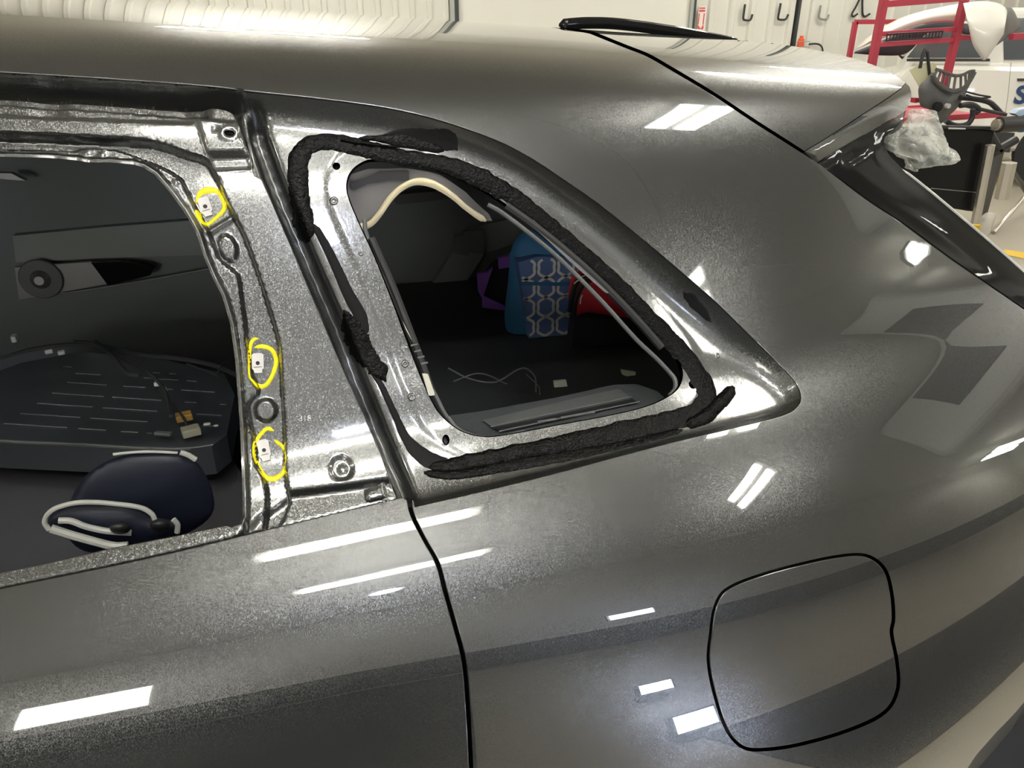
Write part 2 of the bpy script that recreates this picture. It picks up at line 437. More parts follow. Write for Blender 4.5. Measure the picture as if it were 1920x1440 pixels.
for i, (a, b, m) in enumerate(((DX0-.06, DX0, JAMB), (DX0-.12, DX0-.06, FRM), (DX1, DX1+.05, FRM), (DX1+.05, DX1+.09, JAMB), (DX2-.02, DX2+.02, JAMB))):
    slab('trim_%d' % (i+2), (a, Y1-.10, 0), (b, Y1-.01, 3.7), m)

# fluorescent fixtures in rows under the ceiling
def tube_mat():
    return mat('lit fluorescent tube', (1, 1, 1), .5, emit=WARM, est=TUBE)
FIXW = mat('white fixture enamel', (.85, .85, .82), .4)
# x, y, length, tube spacing, along Y?, hint for the label
FIX = [(.15, -1.95, 1.5, .10, 0, 'beside the parked SUV rear door, nearer of two in line'), (.40, -3.56, 1.6, .10, 0, 'out in the aisle past the one nearest the SUV'),
       (3.22, -.40, 1.7, .38, 1, 'crosswise over the SUV rear corner'), 
       (16.2, -5.15, 3.0, .5, 0, 'long, near the right hand end wall of the shop'), (0, 9.2, 2.3, .12, 0, 'lengthwise close to the overhead door wall'),
       (5.2, 4.55, 2.6, .32, 0, 'lengthwise above the red parts rack'), (7.9, 8.0, 2.6, .40, 0, 'lengthwise above the white car with navy lettering'),
       (-5.6, -3.0, 2.4, .12, 0, 'added unseen in the front aisle corner to light the shop'), (-5.6, 4.5, 2.4, .12, 0, 'added unseen beyond the SUV bonnet to light the shop'), (12, 3.0, 2.4, .12, 1, 'added unseen over the empty bay at the right to light the shop')]  # these last three are unseen, added to light the room
for fx, fy, ln, gp, ay, hint in FIX:
    r = empty('ceiling_light', (fx, fy, CEIL-.1), 'twin tube ceiling light '+hint, 'ceiling light', 'fluorescent fixtures under the shop ceiling')
    d = np.array([0, 1, 0]) if ay else np.array([1, 0, 0]); e = np.array([1, 0, 0]) if ay else np.array([0, 1, 0]); c = np.array([fx, fy, CEIL-(.42 if fx > 15 else 0)])
    if fx > 15:
        for q in (-1, 1): MB().tube([c+[q, 0, .02], c+[q, 0, .54]], .008, 6).build('drop_rod', FIXW, r)
    MB().box(c-[0, 0, .0], d*(ln+.15)+e*(gp+.2)+np.array([0, 0, .06])).build('housing', FIXW, r)
    for q in (-1, 1):
        if gp > .3: MB().box(c-[0, 0, .06]+e*q*gp/2, d*ln+e*(.22 if gp < .45 else .30)+np.array([0, 0, .05])).build('tube', mat('lit wide diffuser', (1, 1, 1), .5, emit=WARM, est=17), r)
        else: MB().tube([c-[0, 0, .07]-d*ln/2+e*q*gp/2, c-[0, 0, .07]+d*ln/2+e*q*gp/2], TUBE_R, 10).build('tube', tube_mat(), r, True)

# ================================================================== the car
suv = empty('suv', (.2, .95, 0), 'dark grey metallic SUV with its rear quarter window and door trim removed', 'car')
DRIP = [(-330, 118), (-150, 124), (0, 133), (120, 140), (240, 148), (402, 161), (475, 170), (580, 181), (704, 197), (780, 212), (850, 232), (937, 264), (1000, 297),
        (1060, 337), (1122, 380), (1215, 455), (1320, 545), (1347, 569), (1407, 628), (1460, 680), (1490, 712), (1502, 735), (1502, 755), (1480, 776), (1395, 799), (1252, 833), (1060, 884), (973, 906), (907, 922), (777, 952)]
EDGE = resample(smooth(DRIP, 6), 9)
GAP = [(766, 930), (772, 962), (795, 1010), (820, 1055), (835, 1110), (855, 1180), (870, 1240), (877, 1315), (882, 1400), (886, 1500), (888, 1620), (886, 1780)]
GAPS = resample(smooth(GAP, 6), 9)
SPG = [(1109, 61), (1176, 88), (1214, 103), (1258, 128), (1341, 178), (1413, 226), (1485, 272), (1535, 304)]
SPGS = resample(smooth(SPG, 6), 8)
TRL = [(1535, 304), (1604, 357), (1637, 381), (1690, 416), (1776, 479), (1806, 500), (1919, 577), (2000, 634)]
TRLS = resample(smooth(TRL, 6), 9)
FUEL = [(1418, 1085), (1500, 1062), (1580, 1046), (1625, 1046), (1655, 1068), (1668, 1110), (1672, 1160), (1668, 1185), (1678, 1240), (1680, 1290), (1660, 1330), (1600, 1362), (1500, 1392), (1430, 1402), (1395, 1398),
        (1368, 1370), (1346, 1310), (1332, 1240), (1336, 1190), (1344, 1140), (1362, 1110)]
FUELS = resample(smooth(FUEL, 8, True), 7, True)
def grow(loop, d):
    p = np.asarray(loop); t = np.roll(p, -1, 0)-np.roll(p, 1, 0); t /= np.linalg.norm(t, axis=1, keepdims=True); n = np.stack([t[:, 1], -t[:, 0]], 1)
    return p+n*d*(1 if area(p) > 0 else -1)

q_gap = hits(GAPS+[6, 0]); q_edge = hits(EDGE); q_spg = hits(SPGS-[2.5, -2.5]); q_trl = hits(TRLS+[-2, 2])
STOP = 2.25
rt_x = q_spg[0, 0]
top = np.stack([np.linspace(-1.55, rt_x, 40), np.full(40, STOP)], 1)
down = np.stack([np.full(20, rt_x), np.linspace(STOP, q_spg[0, 1], 22)[1:-1]], 1)
xr = 1.45
rear = [(x, s) for x, s in zip(np.linspace(q_trl[-1, 0], xr, 8)[1:], np.linspace(q_trl[-1, 1], q_trl[-1, 1]-.02, 8)[1:])]
rear += [(xr, s) for s in np.linspace(q_trl[-1, 1]-.06, -.22, 24)]
rear += [(x, -.22) for x in np.linspace(xr, q_gap[-1, 0], 40)[1:]]
gapup = q_gap[::-1]
edge_rev = q_edge[::-1]
lft = [(-1.55, s) for s in np.linspace(q_edge[0, 1], STOP, 14)[1:-1]]
wst = [(x, s) for x, s in zip(np.linspace(q_edge[0, 0], -1.55, 20)[1:], np.linspace(q_edge[0, 1], q_edge[0, 1]+.045, 20)[1:])]
lft = [(-1.55, s) for s in np.linspace(wst[-1][1], STOP, 14)[1:-1]]
outer = np.vstack([top, down, q_spg, q_trl[1:], np.array(rear), gapup[:-1], edge_rev, np.array(wst), np.array(lft)])
panel_xs('quarter_panel', outer, [hits(grow(FUELS, 7))], PAINT, suv)
fuel = panel_xs('fuel_door', hits(grow(FUELS, -.5)), [], PAINT, suv, .012, .012)
# dark pocket behind the fuel door gap
panel_px('fuel_pocket', grow(FUELS, 22), [], DARK, suv, lambda p: np.full(len(p), .016), 24, rim_loops=())
# roof spoiler
CRS = [(1508, 283), (1535, 267), (1562, 250), (1620, 212), (1660, 186), (1688, 166), (1698, 155)]
SPG2 = resample(smooth(SPG[:-2]+[(1485, 272), (1508, 287)], 6), 8)
CRSS = resample(smooth(CRS, 6), 8); q_crs = hits(CRSS); q_sp2 = hits(SPG2+[2.5, -2.5])
tip = q_crs[-1]
trail = [(tip[0]+.035*math.sin(t*1.57), tip[1]+(STOP-tip[1])*t) for t in np.linspace(0, 1, 24)[1:]]
sp_top = [(x, STOP) for x in np.linspace(trail[-1][0], q_sp2[0, 0], 24)[1:]]
sp_dn = [(q_sp2[0, 0], s) for s in np.linspace(STOP, q_sp2[0, 1], 22)[1:-1]]
panel_xs('roof_spoiler', np.vstack([q_crs, trail, sp_top, sp_dn, q_sp2[:-1]]), [], PAINT, suv, depth=.02)
LOW = resample(smooth([(1539, 302), (1558, 289), (1600, 264), (1660, 228), (1690, 210), (1708, 196), (1714, 174), (1706, 160)], 6), 8)
flank = np.vstack([CRSS, LOW[::-1]])
panel_px('spoiler_lower_flank', flank, [], PAINT, suv, lambda p: .010*sst(dist_line(p, CRSS)/44)+.0005, 7, rim_loops=())
# gloss black pillar trim beside the rear glass
TR = [(1541, 306), (1558, 291), (1600, 266), (1660, 230), (1690, 213), (1707, 200), (1692, 224), (1661, 255), (1658, 268), (1668, 290), (1697, 320), (1750, 361), (1842, 438), (1892, 481), (1925, 510), (1996, 572), (1997, 630)]
tro = np.vstack([resample(np.array(TR), 9), TRLS[::-1]+[2, -2]])
TRR = np.array([(1661, 255), (1658, 268), (1668, 290), (1697, 320), (1750, 361), (1842, 438), (1892, 481), (1925, 510), (1996, 572)])
def off_trim(p):
    d = dist_line(p, TRLS); e = dist_line(p, TRR)
    u = sst(dist_line(p, np.array([(1545, 304), (1600, 267), (1660, 231), (1706, 201)]))/16)
    g = sst(1-sd(p, np.array([(1580, 303), (1625, 262), (1650, 250), (1645, 268), (1620, 290), (1590, 308)]))/-6)
    return .002+.010*(1-u)+.006*g-.004*sst(d/30)*sst(e/30)
panel_px('pillar_trim', tro, [], GLOSSB, suv, off_trim, 7, depth=.012)
CHR = mat('pale glass edge', (.55, .55, .52), .2, .4)
strip_px('glass_edge', [(1690, 313, 5), (1750, 361, 6), (1842, 438, 7), (1892, 481, 7), (1925, 510, 7), (1996, 572, 7)], CHR, suv, lambda p: np.full(len(p), .004), .004, 8, 5)
rg0 = on(resample(TRR, 14), .012); rgN = rg0+np.array([.02, .9, .05])
n = len(rg0); mk('rear_glass', np.vstack([rg0, rgN]), [(i, i+1, n+i+1, n+i) for i in range(n-1)], GLOSSB, suv)
# far roof rail seen over the roof
p = at_y(smooth([(1048, 47), (1100, 43), (1160, 45), (1250, 57), (1330, 71), (1388, 83)], 6), 1.30)
MB().tube(p, [.003]+[.013]*(len(p)-2)+[.003], 10, sq=.7).build('roof_rail', GLOSSB, suv, True)

# ---- recess of the quarter window
HOLE = [(652, 332), (658, 312), (675, 294), (700, 284), (762, 289), (835, 306), (894, 332), (946, 364), (1000, 404), (1040, 434), (1102, 480), (1150, 523), (1204, 571), (1242, 607), (1266, 634), (1288, 662), (1297, 690), (1290, 714),
        (1271, 732), (1228, 752), (1156, 770), (1060, 788), (960, 807), (915, 812), (873, 804), (840, 784), (820, 762), (795, 710), (762, 622), (733, 544), (704, 472), (672, 402), (654, 355)]
HOLES = resample(smooth(HOLE, 6, True), 6, True)
FRR = [(400, 200), (432, 204), (446, 233), (465, 282), (470, 310), (474, 328), (488, 335), (503, 368), (545, 465), (602, 600), (647, 705), (684, 785), (713, 851), (729, 896), (745, 930)]   # right edge of the door frame
G2 = np.array([(466, 150), (480, 235), (505, 310), (532, 380), (575, 480), (633, 610), (672, 715), (712, 808), (745, 880), (775, 945)])
ARCH = EDGE[EDGE[:, 0] > 0]
def off_rec(p):
    d = dist_line(p, EDGE); s = side(p, G2)           # s < 0: right of the groove (towards the glass)
    right = s < 0
    low = sst((p[:, 1]-640)/120)                        # lower side: narrower ledge
    wdt = 52-16*low
    base = .029*np.tanh(1.25*d/(wdt*.56))*(1-.25*low)
    gut = sst((470-p[:, 0])/40)
    base = base*(1-gut)+gut*.042*sst(d/16)
    gr = np.exp(-(np.abs(s)/13)**2)*(1-gut)*sst(d/40)
    lip = np.where(~right, .004*sst((np.abs(s)-8)/10), 0)*(1-gut)
    # raised seat around the hole
    h = dist_line(p, HOLES, True); seat = -.0012*(1-sst((h-34)/10))*sst(d/80)
    return base+.026*gr-lip+seat
low_left = np.array([(765, 938), (752, 938), (735, 930), (715, 896), (698, 851), (668, 785), (630, 705), (586, 600), (528, 465), (486, 368), (470, 345), (455, 328), (446, 282), (428, 233), (415, 210), (200, 196), (0, 186), (-330, 170)])
rec_outer = np.vstack([EDGE, resample(low_left, 9)])
BH = [circle((633, 298), 7.5, 14), circle((840, 818), 7, 14, 9.5), circle((1314, 712), 8, 14)]
ringpts = np.vstack([grow(HOLES, d) for d in (2.5, 6)]+[resample(EDGE+np.array([dxy]), 9) for dxy in ((0, 0),)])
exr = []
tt = np.gradient(EDGE, axis=0); tt /= np.linalg.norm(tt, axis=1, keepdims=True); nn = np.stack([-tt[:, 1], tt[:, 0]], 1)
for d in (1.5, 4, 8, 13, 20): exr.append(EDGE+nn*d)
recess = panel_px('window_recess', rec_outer, [HOLES]+BH, PAINT_IN, suv, off_rec, 6, depth=.004, rim_loops=(1, 2, 3, 4), extra=np.vstack(exr), r=.0018)
for b_ in BH:
    panel_px('bolt_hole_backing', grow(b_, 5), [], DARK, suv, lambda p: off_rec(p)+.011, 8, rim_loops=())
for c, r in (((628, 367), 9), ((680, 470), 5), ((765, 682), 8), ((776, 744), 8), ((1430, 585), 4), ((1366, 660), 5)):
    q = resample(circle(c, r, 18), 3, True)
    panel_px('weld_spot', q, [], PAINT_IN, suv, lambda p, c=c, r=r: off_rec(p)+.0003-.0016*sst(1.15-np.abs(np.hypot(p[:, 0]-c[0], p[:, 1]-c[1])/r-.62)*2.6), 2.2, rim_loops=())
# urethane left on the flange
B1 = [(577, 446, 22), (570, 410, 36), (562, 360, 36), (558, 310, 36), (562, 275, 36), (580, 254, 34), (612, 248, 30), (650, 252, 32), (700, 265, 32), (760, 280, 28), (850, 297, 30), (940, 338, 32), (1000, 380, 28), (1060, 428, 26), (1120, 479, 25), (1180, 535, 25), (1240, 597, 27), (1290, 648, 30), (1325, 692, 34), (1340, 728, 34), (1318, 762, 32), (1240, 784, 32), (1150, 804, 32), (1050, 824, 28), (950, 842, 24), (870, 858, 22), (806, 866, 16)]
strip_px('sealant_bead', B1, SEAL, suv, off_rec, .0017, 5, 9, .06, 3, .10, 1.2)
strip_px('sealant_bead', [(590, 412, 14), (622, 472, 20), (655, 545, 25), (680, 592, 28), (690, 630, 18)], SEALF, suv, off_rec, .0012, 5, 7, .03, 5)
strip_px('sealant_smear', [(648, 578, 14), (662, 606, 34), (676, 640, 46), (694, 668, 40), (714, 692, 34), (728, 716, 12)], SEAL, suv, off_rec, .0022, 4, 9, .14, 8, .22)
strip_px('sealant_stain', [(684, 676, 8), (712, 712, 13), (742, 772, 15), (762, 812, 20), (784, 838, 30), (815, 856, 34), (850, 862, 24)], SEALF, suv, off_rec, .0008, 5, 7, .04, 9)
strip_px('sealant_blob', [(1296, 785, 20), (1325, 775, 30), (1350, 756, 28), (1372, 735, 28), (1392, 714, 22)], SEAL, suv, off_rec, .005, 4, 9, .08, 11, .12)
strip_px('sealant_smear', [(676, 240, 8), (715, 242, 16), (755, 246, 26), (800, 258, 24), (840, 268, 14)], SEAL, suv, off_rec, .0018, 5, 9, .06, 12, .1)
strip_px('sealant_smear', [(724, 234, 6), (760, 236, 20), (810, 244, 26), (850, 256, 30), (866, 268, 10)], SEALF, suv, off_rec, .001, 5, 7, .05, 13)
strip_px('sealant_bead', [(797, 876, 16), (850, 880, 18), (950, 864, 24), (1060, 845, 24), (1180, 822, 18), (1290, 795, 14)], SEAL, suv, off_rec, .0016, 5, 9, .05, 14, .1)
strip_px('sealant_ridge', [(640, 246, 5), (680, 253, 6), (720, 258, 6), (755, 262, 4)], SEAL, suv, lambda p: off_rec(p)-.003, .002, 4, 5, .1, 15)
strip_px('sealant_smear', [(1294, 545, 6), (1310, 560, 16), (1330, 580, 14), (1350, 602, 5)], SEALF, suv, off_rec, .001, 4, 7, .1, 16)

# ---- rear door: outer skin below the belt, bare frame above it
rear_door = empty('rear_door', (-.4, .15, .5)); rear_door.parent = suv; rear_door.location = (-.6, -.8, .5)
BELT2 = [(-330, 1176), (0, 1106), (83, 1089), (292, 1045), (500, 995), (625, 965), (708, 945), (754, 934)]
BELTS = resample(smooth(BELT2, 6), 10)
q_b = hits(BELTS); q_g = hits(GAPS+[-6, 0])[1:]
dl = [(x, -.22) for x in np.linspace(q_g[-1, 0], -1.3, 30)[1:]]+[(-1.3, s) for s in np.linspace(-.22, q_b[0, 1]-.05, 20)[1:]]
dl += [(x, s) for x, s in zip(np.linspace(-1.3, q_b[0, 0], 16)[1:-1], np.linspace(q_b[0, 1]-.05, q_b[0, 1], 16)[1:-1])]
panel_xs('door_skin', np.vstack([q_b, q_g, np.array(dl)]), [], PAINT, rear_door)
TOPE = [(-330, 154), (0, 170), (120, 177), (240, 186), (330, 194), (400, 200), (425, 205), (435, 211)]
FRE = [(446, 233), (465, 282), (470, 310), (474, 328), (488, 335), (503, 368), (545, 465), (602, 600), (647, 705), (684, 785), (713, 851), (729, 896), (742, 925), (746, 932)]
OPEN = [(-330, 1142), (0, 1073), (83, 1056), (208, 1027), (333, 1003), (424, 984), (432, 988), (440, 984), (455, 981), (460, 965), (460, 925), (456, 800), (450, 717), (447, 675), (437, 604), (421, 550), (405, 520), (388, 480), (373, 433), (350, 392), (321, 352), (292, 318), (268, 303), (248, 297), (204, 293), (163, 293), (140, 289), (87, 284), (0, 282), (-330, 275)]
OPENS = resample(OPEN, 6)
WALL = [(-330, 238), (0, 244), (100, 248), (175, 252), (262, 258), (306, 267), (345, 282), (385, 296), (403, 325), (432, 389), (462, 450), (493, 540), (512, 600), (525, 653), (529, 732), (533, 811), (535, 890), (541, 935), (520, 980)]
CL = [(-330, 262), (0, 268), (125, 272), (150, 267), (205, 270), (262, 290), (300, 306), (335, 330), (352, 366), (380, 416), (396, 452), (409, 482), (430, 500), (444, 516), (450, 560), (456, 600), (464, 679), (470, 705), (483, 735), (470, 750), (462, 765), (468, 800), (473, 826), (476, 866), (491, 892), (497, 930), (490, 985)]
WALLS_ = smooth(WALL, 4); CLS = smooth(CL, 4)
opr = np.array(OPEN[9:])[::1]
P_DEEP = np.vstack([WALLS_, [(455, 995)], opr]); P_FL = np.vstack([CLS, [(455, 995)], opr])
BLOCK = np.array([(368, 219), (446, 228), (463, 283), (388, 284)]); STEP = np.array([(392, 291), (467, 289), (471, 312), (402, 315)])
LEDGE = np.array([(538, 920), (640, 907), (732, 894), (770, 940), (600, 990), (440, 1010), (480, 960)])
PAD = circle((423, 459), 17, 10, 27, -.35); TOPS = np.array(TOPE)
def off_frame(p):
    r = np.full(len(p), .005)
    deep = sst(sd(p, P_DEEP)/6+.3); fl = sst(sd(p, P_FL)/6+.5)
    r = r+deep*(.022-fl*.011)
    nd = 1-deep
    r += nd*.010*(1-sst((dist_line(p, TOPS)-14)/5))*sst((400-p[:, 0])/30)          # seal channel along the top
    r += nd*(-.004*sst(sd(p, BLOCK)/5+.5)+.004*sst(sd(p, STEP)/5+.5))
    r += .010*sst(sd(p, LEDGE)/12+.3)*(1-.5*deep)
    r += -.005*sst(sd(p, PAD)/5+.5)*deep-.005*sst((20-np.hypot(p[:, 0]-496, p[:, 1]-770))/5+.5)*deep
    r += -.0035*deep*np.exp(-(dist_line(p, np.array([(388, 428), (430, 402)]))/4.5)**2)
    dd = np.hypot(p[:, 0]-640, p[:, 1]-876); r += nd*.003*sst((21-dd)/5+.5)-nd*.0015*sst((8-np.hypot(p[:, 0]-643, p[:, 1]-878))/3+.5)
    de = np.hypot((p[:, 0]-430)/1.3, p[:, 1]-249); r += nd*(-.0015*np.exp(-((de-11)/3)**2))
    d3 = np.hypot(p[:, 0]-402, p[:, 1]-240); r += nd*.0012*sst((6-d3)/2+.5)
    for c in ((153, 281), (185, 282), (325, 337)): r += -.0022*np.exp(-(np.hypot(p[:, 0]-c[0], p[:, 1]-c[1])/5)**2)
    # pressed steps in the header bar
    hb = nd*sst((370-p[:, 0])/30)*sst((215-p[:, 1]+p[:, 0]*.04)/5)
    r += hb*(.0035+.003*np.exp(-((p[:, 0]-85)/30)**4))
    r += nd*.006*(1-sst(dist_line(p, BELTS)/9))*sst((p[:, 1]-900)/30)
    r += nd*.0006*np.sin(p[:, 0]*.9)*np.sin(p[:, 1]*.8+1)*sst((13-np.hypot(p[:, 0]-588, p[:, 1]-888))/5)
    return r
fr_outer = np.vstack([resample(np.vstack([resample(smooth(TOPE, 5), 7), FRE]), 7), BELTS[::-1][1:]+[0, -6], OPENS])
slot = circle((430, 249), 10, 16, 5.5, .1)
exf = np.vstack([resample(WALLS_+[dx, dy], 4) for dx, dy in ((-4, 3), (0, 0), (4, -3))]+[resample(CLS+[dx, dy], 4) for dx, dy in ((-4, 2), (0, 0), (4, -2))])
panel_px('door_frame', fr_outer, [slot], PAINT_IN, rear_door, off_frame, 4.5, depth=.0025, rim_loops=(0, 1), extra=exf, r=.0015)
panel_px('slot_backing', grow(slot, 6), [], DARK, rear_door, lambda p: off_frame(p)+.012, 8, rim_loops=())
# retainer clips and the yellow pen circles drawn round them
CLIP = mat('pale grey nylon clip', (.62, .60, .60), .5); YEL = mat('yellow paint marker', (.92, .80, .0), .4, emit=None)
for (cx, cy, rot, wd, ht) in ((380, 379, -.32, 22, 38), (481, 681, -.03, 23, 38), (492, 842, -.22, 22, 37)):
    sh = np.array([(-.5, -.42), (-.3, -.5), (.3, -.5), (.5, -.42), (.5, .28), (.36, .34), (.36, .5), (-.3, .5), (-.36, .36), (-.5, .28)])*[wd, ht]
    R = np.array([[math.cos(rot), math.sin(rot)], [-math.sin(rot), math.cos(rot)]]); sh = sh@R+[cx, cy]
    P, F, L = cdt([sh], np.zeros((0, 2))); q = off_frame(P); q0 = np.full(len(P), q.min()-.004)
    top_ = on(P, q0); bot = on(P, q0+.006); n = len(P)
    Fo = [tuple(f) for f in F]+[(L[0][i], L[0][(i+1) % len(L[0])], n+L[0][(i+1) % len(L[0])], n+L[0][i]) for i in range(len(L[0]))]
    c = recalc(mk('retainer_clip', np.vstack([top_, bot]), Fo, CLIP, rear_door, False)); tag(c, 'pale grey plastic clip')
    cc = on([(cx, cy)], q.min()-.0042)[0]; N_ = ev(hits([(cx, cy)]))[1][0]
    MB().disc(cc, N_, .0024, .0004, 12).build('clip_hole', DARK, c)
    a = on(np.array([(-.35, .2), (.3, .2)])*[wd, ht]@R+[cx, cy], q.min()-.0041); MB().tube(a, .0004, 5).build('clip_ridge', PLAS2, c)
offm = lambda p: off_frame(p)-.0003
MK = [[(364, 386, 9), (368, 398, 8), (375, 410, 6), (384, 412, 6), (401, 399, 6), (415, 384, 7), (416, 372, 7), (409, 357, 6), (400, 347, 8), (383, 346, 11), (370, 351, 9), (364, 363, 5), (361, 374, 3)],
      [(482, 634, 6), (472, 636, 6), (466, 650, 6), (465, 679, 4), (466, 707, 3), (474, 717, 4), (486, 726, 7), (499, 721, 7), (511, 700, 7), (516, 676, 7), (508, 656, 7), (490, 649, 7), (474, 651, 5)],
      [(511, 808, 6), (499, 804, 6), (486, 814, 6), (476, 829, 6), (474, 851, 5), (481, 869, 5), (493, 887, 7), (507, 890, 8), (524, 882, 7), (532, 868, 6), (532, 846, 5), (526, 834, 5), (511, 824, 6)]]
for k_ in MK: tag(strip_px('marker_circle', [(a, b, c*1.25) for a, b, c in k_], YEL, rear_door, offm, .0006, 3, 5, .03, 21), 'yellow paint marker circle')
for k_ in ([(411, 343, 4), (413, 350, 3)], [(525, 650, 2.5), (523, 668, 3), (526, 690, 2.5)], [(527, 836, 5), (536, 829, 3)], [(530, 878, 5), (538, 886, 3)]):
    strip_px('marker_reflection', k_, YEL, rear_door, offm, .0005, 3, 5, .02, 22)  # reflections of the circles in the channel wall, drawn in marker yellow
# bracket and screw at the foot of the frame
pb = [(682, 912), (722, 898), (728, 928), (690, 936), (683, 928)]
panel_px('frame_bracket', resample(np.array(pb), 5, True), [], PAINT_IN, rear_door, lambda p: off_frame(p)-.004*sst(dist_line(p, np.array(pb), True)/6)-.001, 5, rim_loops=())
sp = on([(724, 939)], .002)[0]; sn = ev(hits([(724, 939)]))[1][0]
b_ = MB().disc(sp, sn, .0045, .002, 16, .0035); s_ = b_.build('screw', PAINT_IN, rear_door, True)
MB().disc(sp+sn*.0021, sn, .0015, .0003, 8).build('screw_recess', DARK, s_)
# stamped part numbers on the frame
def px_text(txt, px, hgt, parent, m, name, off, rot=0, ext=.0004):
    """raised lettering lying on the car surface"""
    cu = bpy.data.curves.new(name, 'FONT'); cu.body = txt; cu.size = 1; cu.extrude = 0; cu.resolution_u = 2
    o = bpy.data.objects.new(name, cu); COL.objects.link(o); bpy.context.view_layer.update()
    me = bpy.data.meshes.new_from_object(o.evaluated_get(bpy.context.evaluated_depsgraph_get())); bpy.data.objects.remove(o)
    v = np.array([tuple(p.co) for p in me.vertices])[:, :2]*[1, -1]*hgt; F = [tuple(p.vertices) for p in me.polygons]
    c, s = math.cos(rot), math.sin(rot); v = v@np.array([[c, s], [-s, c]])+px
    bpy.data.meshes.remove(me)
    return mk(name, on(v, off(v)-ext), F, m, parent, False)
STAMP = paint('stamped paint', (.26, .26, .25), .3, .3, 600, coat_r=.1)
px_text('318', (560, 790), 16, rear_door, STAMP, 'stamped_number', off_frame, -.03)
px_text('7695', (588, 851), 15, rear_door, STAMP, 'stamped_number', off_frame, -.05)

# ---- far side and underside of the body so that the cabin is closed
HX = np.linspace(-1.55, 1.0, 20); SH = [(1.46, 1.60), (1.62, 1.52), (1.78, 1.2), (1.90, .95), (1.88, .52)]
V = [(x, y, z-.05*x*(z > 1.5)) for x in HX for y, z in SH]; n = len(SH)
mk('far_body_side', V, [(i*n+j, (i+1)*n+j, (i+1)*n+j+1, i*n+j+1) for i in range(len(HX)-1) for j in range(n-1)], PAINT, suv)
def car_box(name, lo, hi, m, parent=None):
    lo = np.array(lo, float); hi = np.array(hi, float); return MB().box((lo+hi)/2, hi-lo).build(name, m, parent or suv)
car_box('underbody', (-1.5, .12, .3), (1.35, 1.8, .5), DARK)
CABIN = mat('charcoal cabin trim', (.14, .155, .165), .65, bump=.15, bscale=300)
car_box('far_trim', (-1.5, 1.70, .5), (1.03, 1.74, 1.6), CABIN)
car_box('headliner', (-1.5, .56, 1.56), (.62, 1.70, 1.575), CABIN)
car_box('front_bulkhead', (-1.52, .2, .5), (-1.48, 1.7, 1.6), CABIN)
car_box('tailgate_trim', (1.0, .72, .5), (1.03, 1.7, 1.5), CABIN)
car_box('tailgate', (1.22, .36, .35), (1.43, 1.7, 1.02), PAINT)
# wheels under the body hold it on the floor
TYRE = mat('tyre rubber', (.02, .02, .02), .7); RIM = mat('alloy rim', (.4, .4, .42), .3, .9)
for wx in (-1.3, .80):
    for wy in (.34, 1.60):
        wb = MB().disc((wx, wy-.11, .36), (0, 1, 0), .36, .22, 36); wh = wb.build('wheel', TYRE, suv, True)
        MB().disc((wx, wy-.115, .36), (0, 1, 0), .24, .23, 24).build('rim', RIM, wh, True)

# ---- things seen through the rear door opening
def plate(name, poly, Y, th, m, parent, sm=False, fn=None):
    """flat piece standing at depth Y, th metres thick towards the camera"""
    return MB().prism((fn or at_y)(np.asarray(poly, float), Y), (0, -th, 0)).build(name, m, parent)
SHEL = mat('satin cabin ledge', (.21, .225, .23), .5)
plate('door_ledge', [(30, 437), (200, 421), (470, 400), (490, 470), (200, 478), (36, 486)], 1.70, .03, SHEL, suv)
SPK = mat('brushed speaker plate', (.30, .30, .31), .35, .8)
sp_ = plate('speaker_plate', [(30, 499), (172, 489), (203, 530), (38, 559)], 1.66, .012, SPK, suv)
c = at_y((77, 523), 1.645)[0]; MB().disc(c, (0, -1, .05), .055, .006, 32, .052).build('speaker_cone', PLAS2, sp_, True)
MB().disc(c+[0, -.006, 0], (0, -1, .05), .026, .014, 24, .012).build('speaker_dome', SPK, sp_, True)
plate('armrest_bezel', [(174, 489), (230, 487), (272, 491), (292, 498), (284, 512), (250, 521), (205, 531)], 1.66, .02, GLOSSB, suv)
MB().tube(at_y(smooth([(60, 556), (150, 545), (280, 524), (400, 502), (470, 490)], 6), 1.66), .0025, 6).build('chrome_strip', mat('dull chrome', (.4, .4, .4), .3, .9), suv, True)
plate('reveal_glint', [(0, 322), (25, 322), (52, 336), (20, 334), (0, 331)], 1.62, .02, SPK, suv)  # bright sliver standing in for the glint on the window reveal
# folded seat with a slatted hard back
SEATB = mat('black hard seat back', (.035, .04, .045), .35, bump=.05, bscale=200)
zs = .99
seat = [(-120, 818), (0, 827), (150, 834), (283, 841), (360, 841), (397, 837), (425, 815), (440, 740), (420, 700), (300, 672), (150, 660), (40, 680), (-120, 740)]
sb = at_z(seat, zs); MB().prism(sb, (0, 0, -.06)).build('seat_back', SEATB, suv); bk = suv.children[-1]
MB().tube(at_z(smooth([(-120, 818), (0, 827), (150, 834), (283, 841), (360, 841), (400, 835)], 5), zs-.002), .0035, 8).build('seat_piping', PLAS2, suv, True)
SLAT = mat('pale edge highlight', (.25, .26, .27), .2, .5)
for y0, segs in ((794, ((8, 125), (147, 198), (227, 258), (276, 285))), (773, ((38, 150), (170, 276), (380, 408))), (752, ((70, 173), (193, 294), (368, 415))), (731, ((99, 194), (211, 302), (347, 368), (413, 424))), (709, ((127, 200), (232, 272), (300, 324), (340, 402))), (691, ((142, 188), (270, 334), (350, 368))), (680, ((118, 134), (286, 300), (318, 330)))):
    for a, b in segs:
        MB().tube(at_z([(a, y0+(a-8)*.066), (b, y0+(b-8)*.066)], zs+.001), .0009, 5).build('slat_highlight', SLAT, suv)  # pale ridge colour stands in for the highlights along the slats
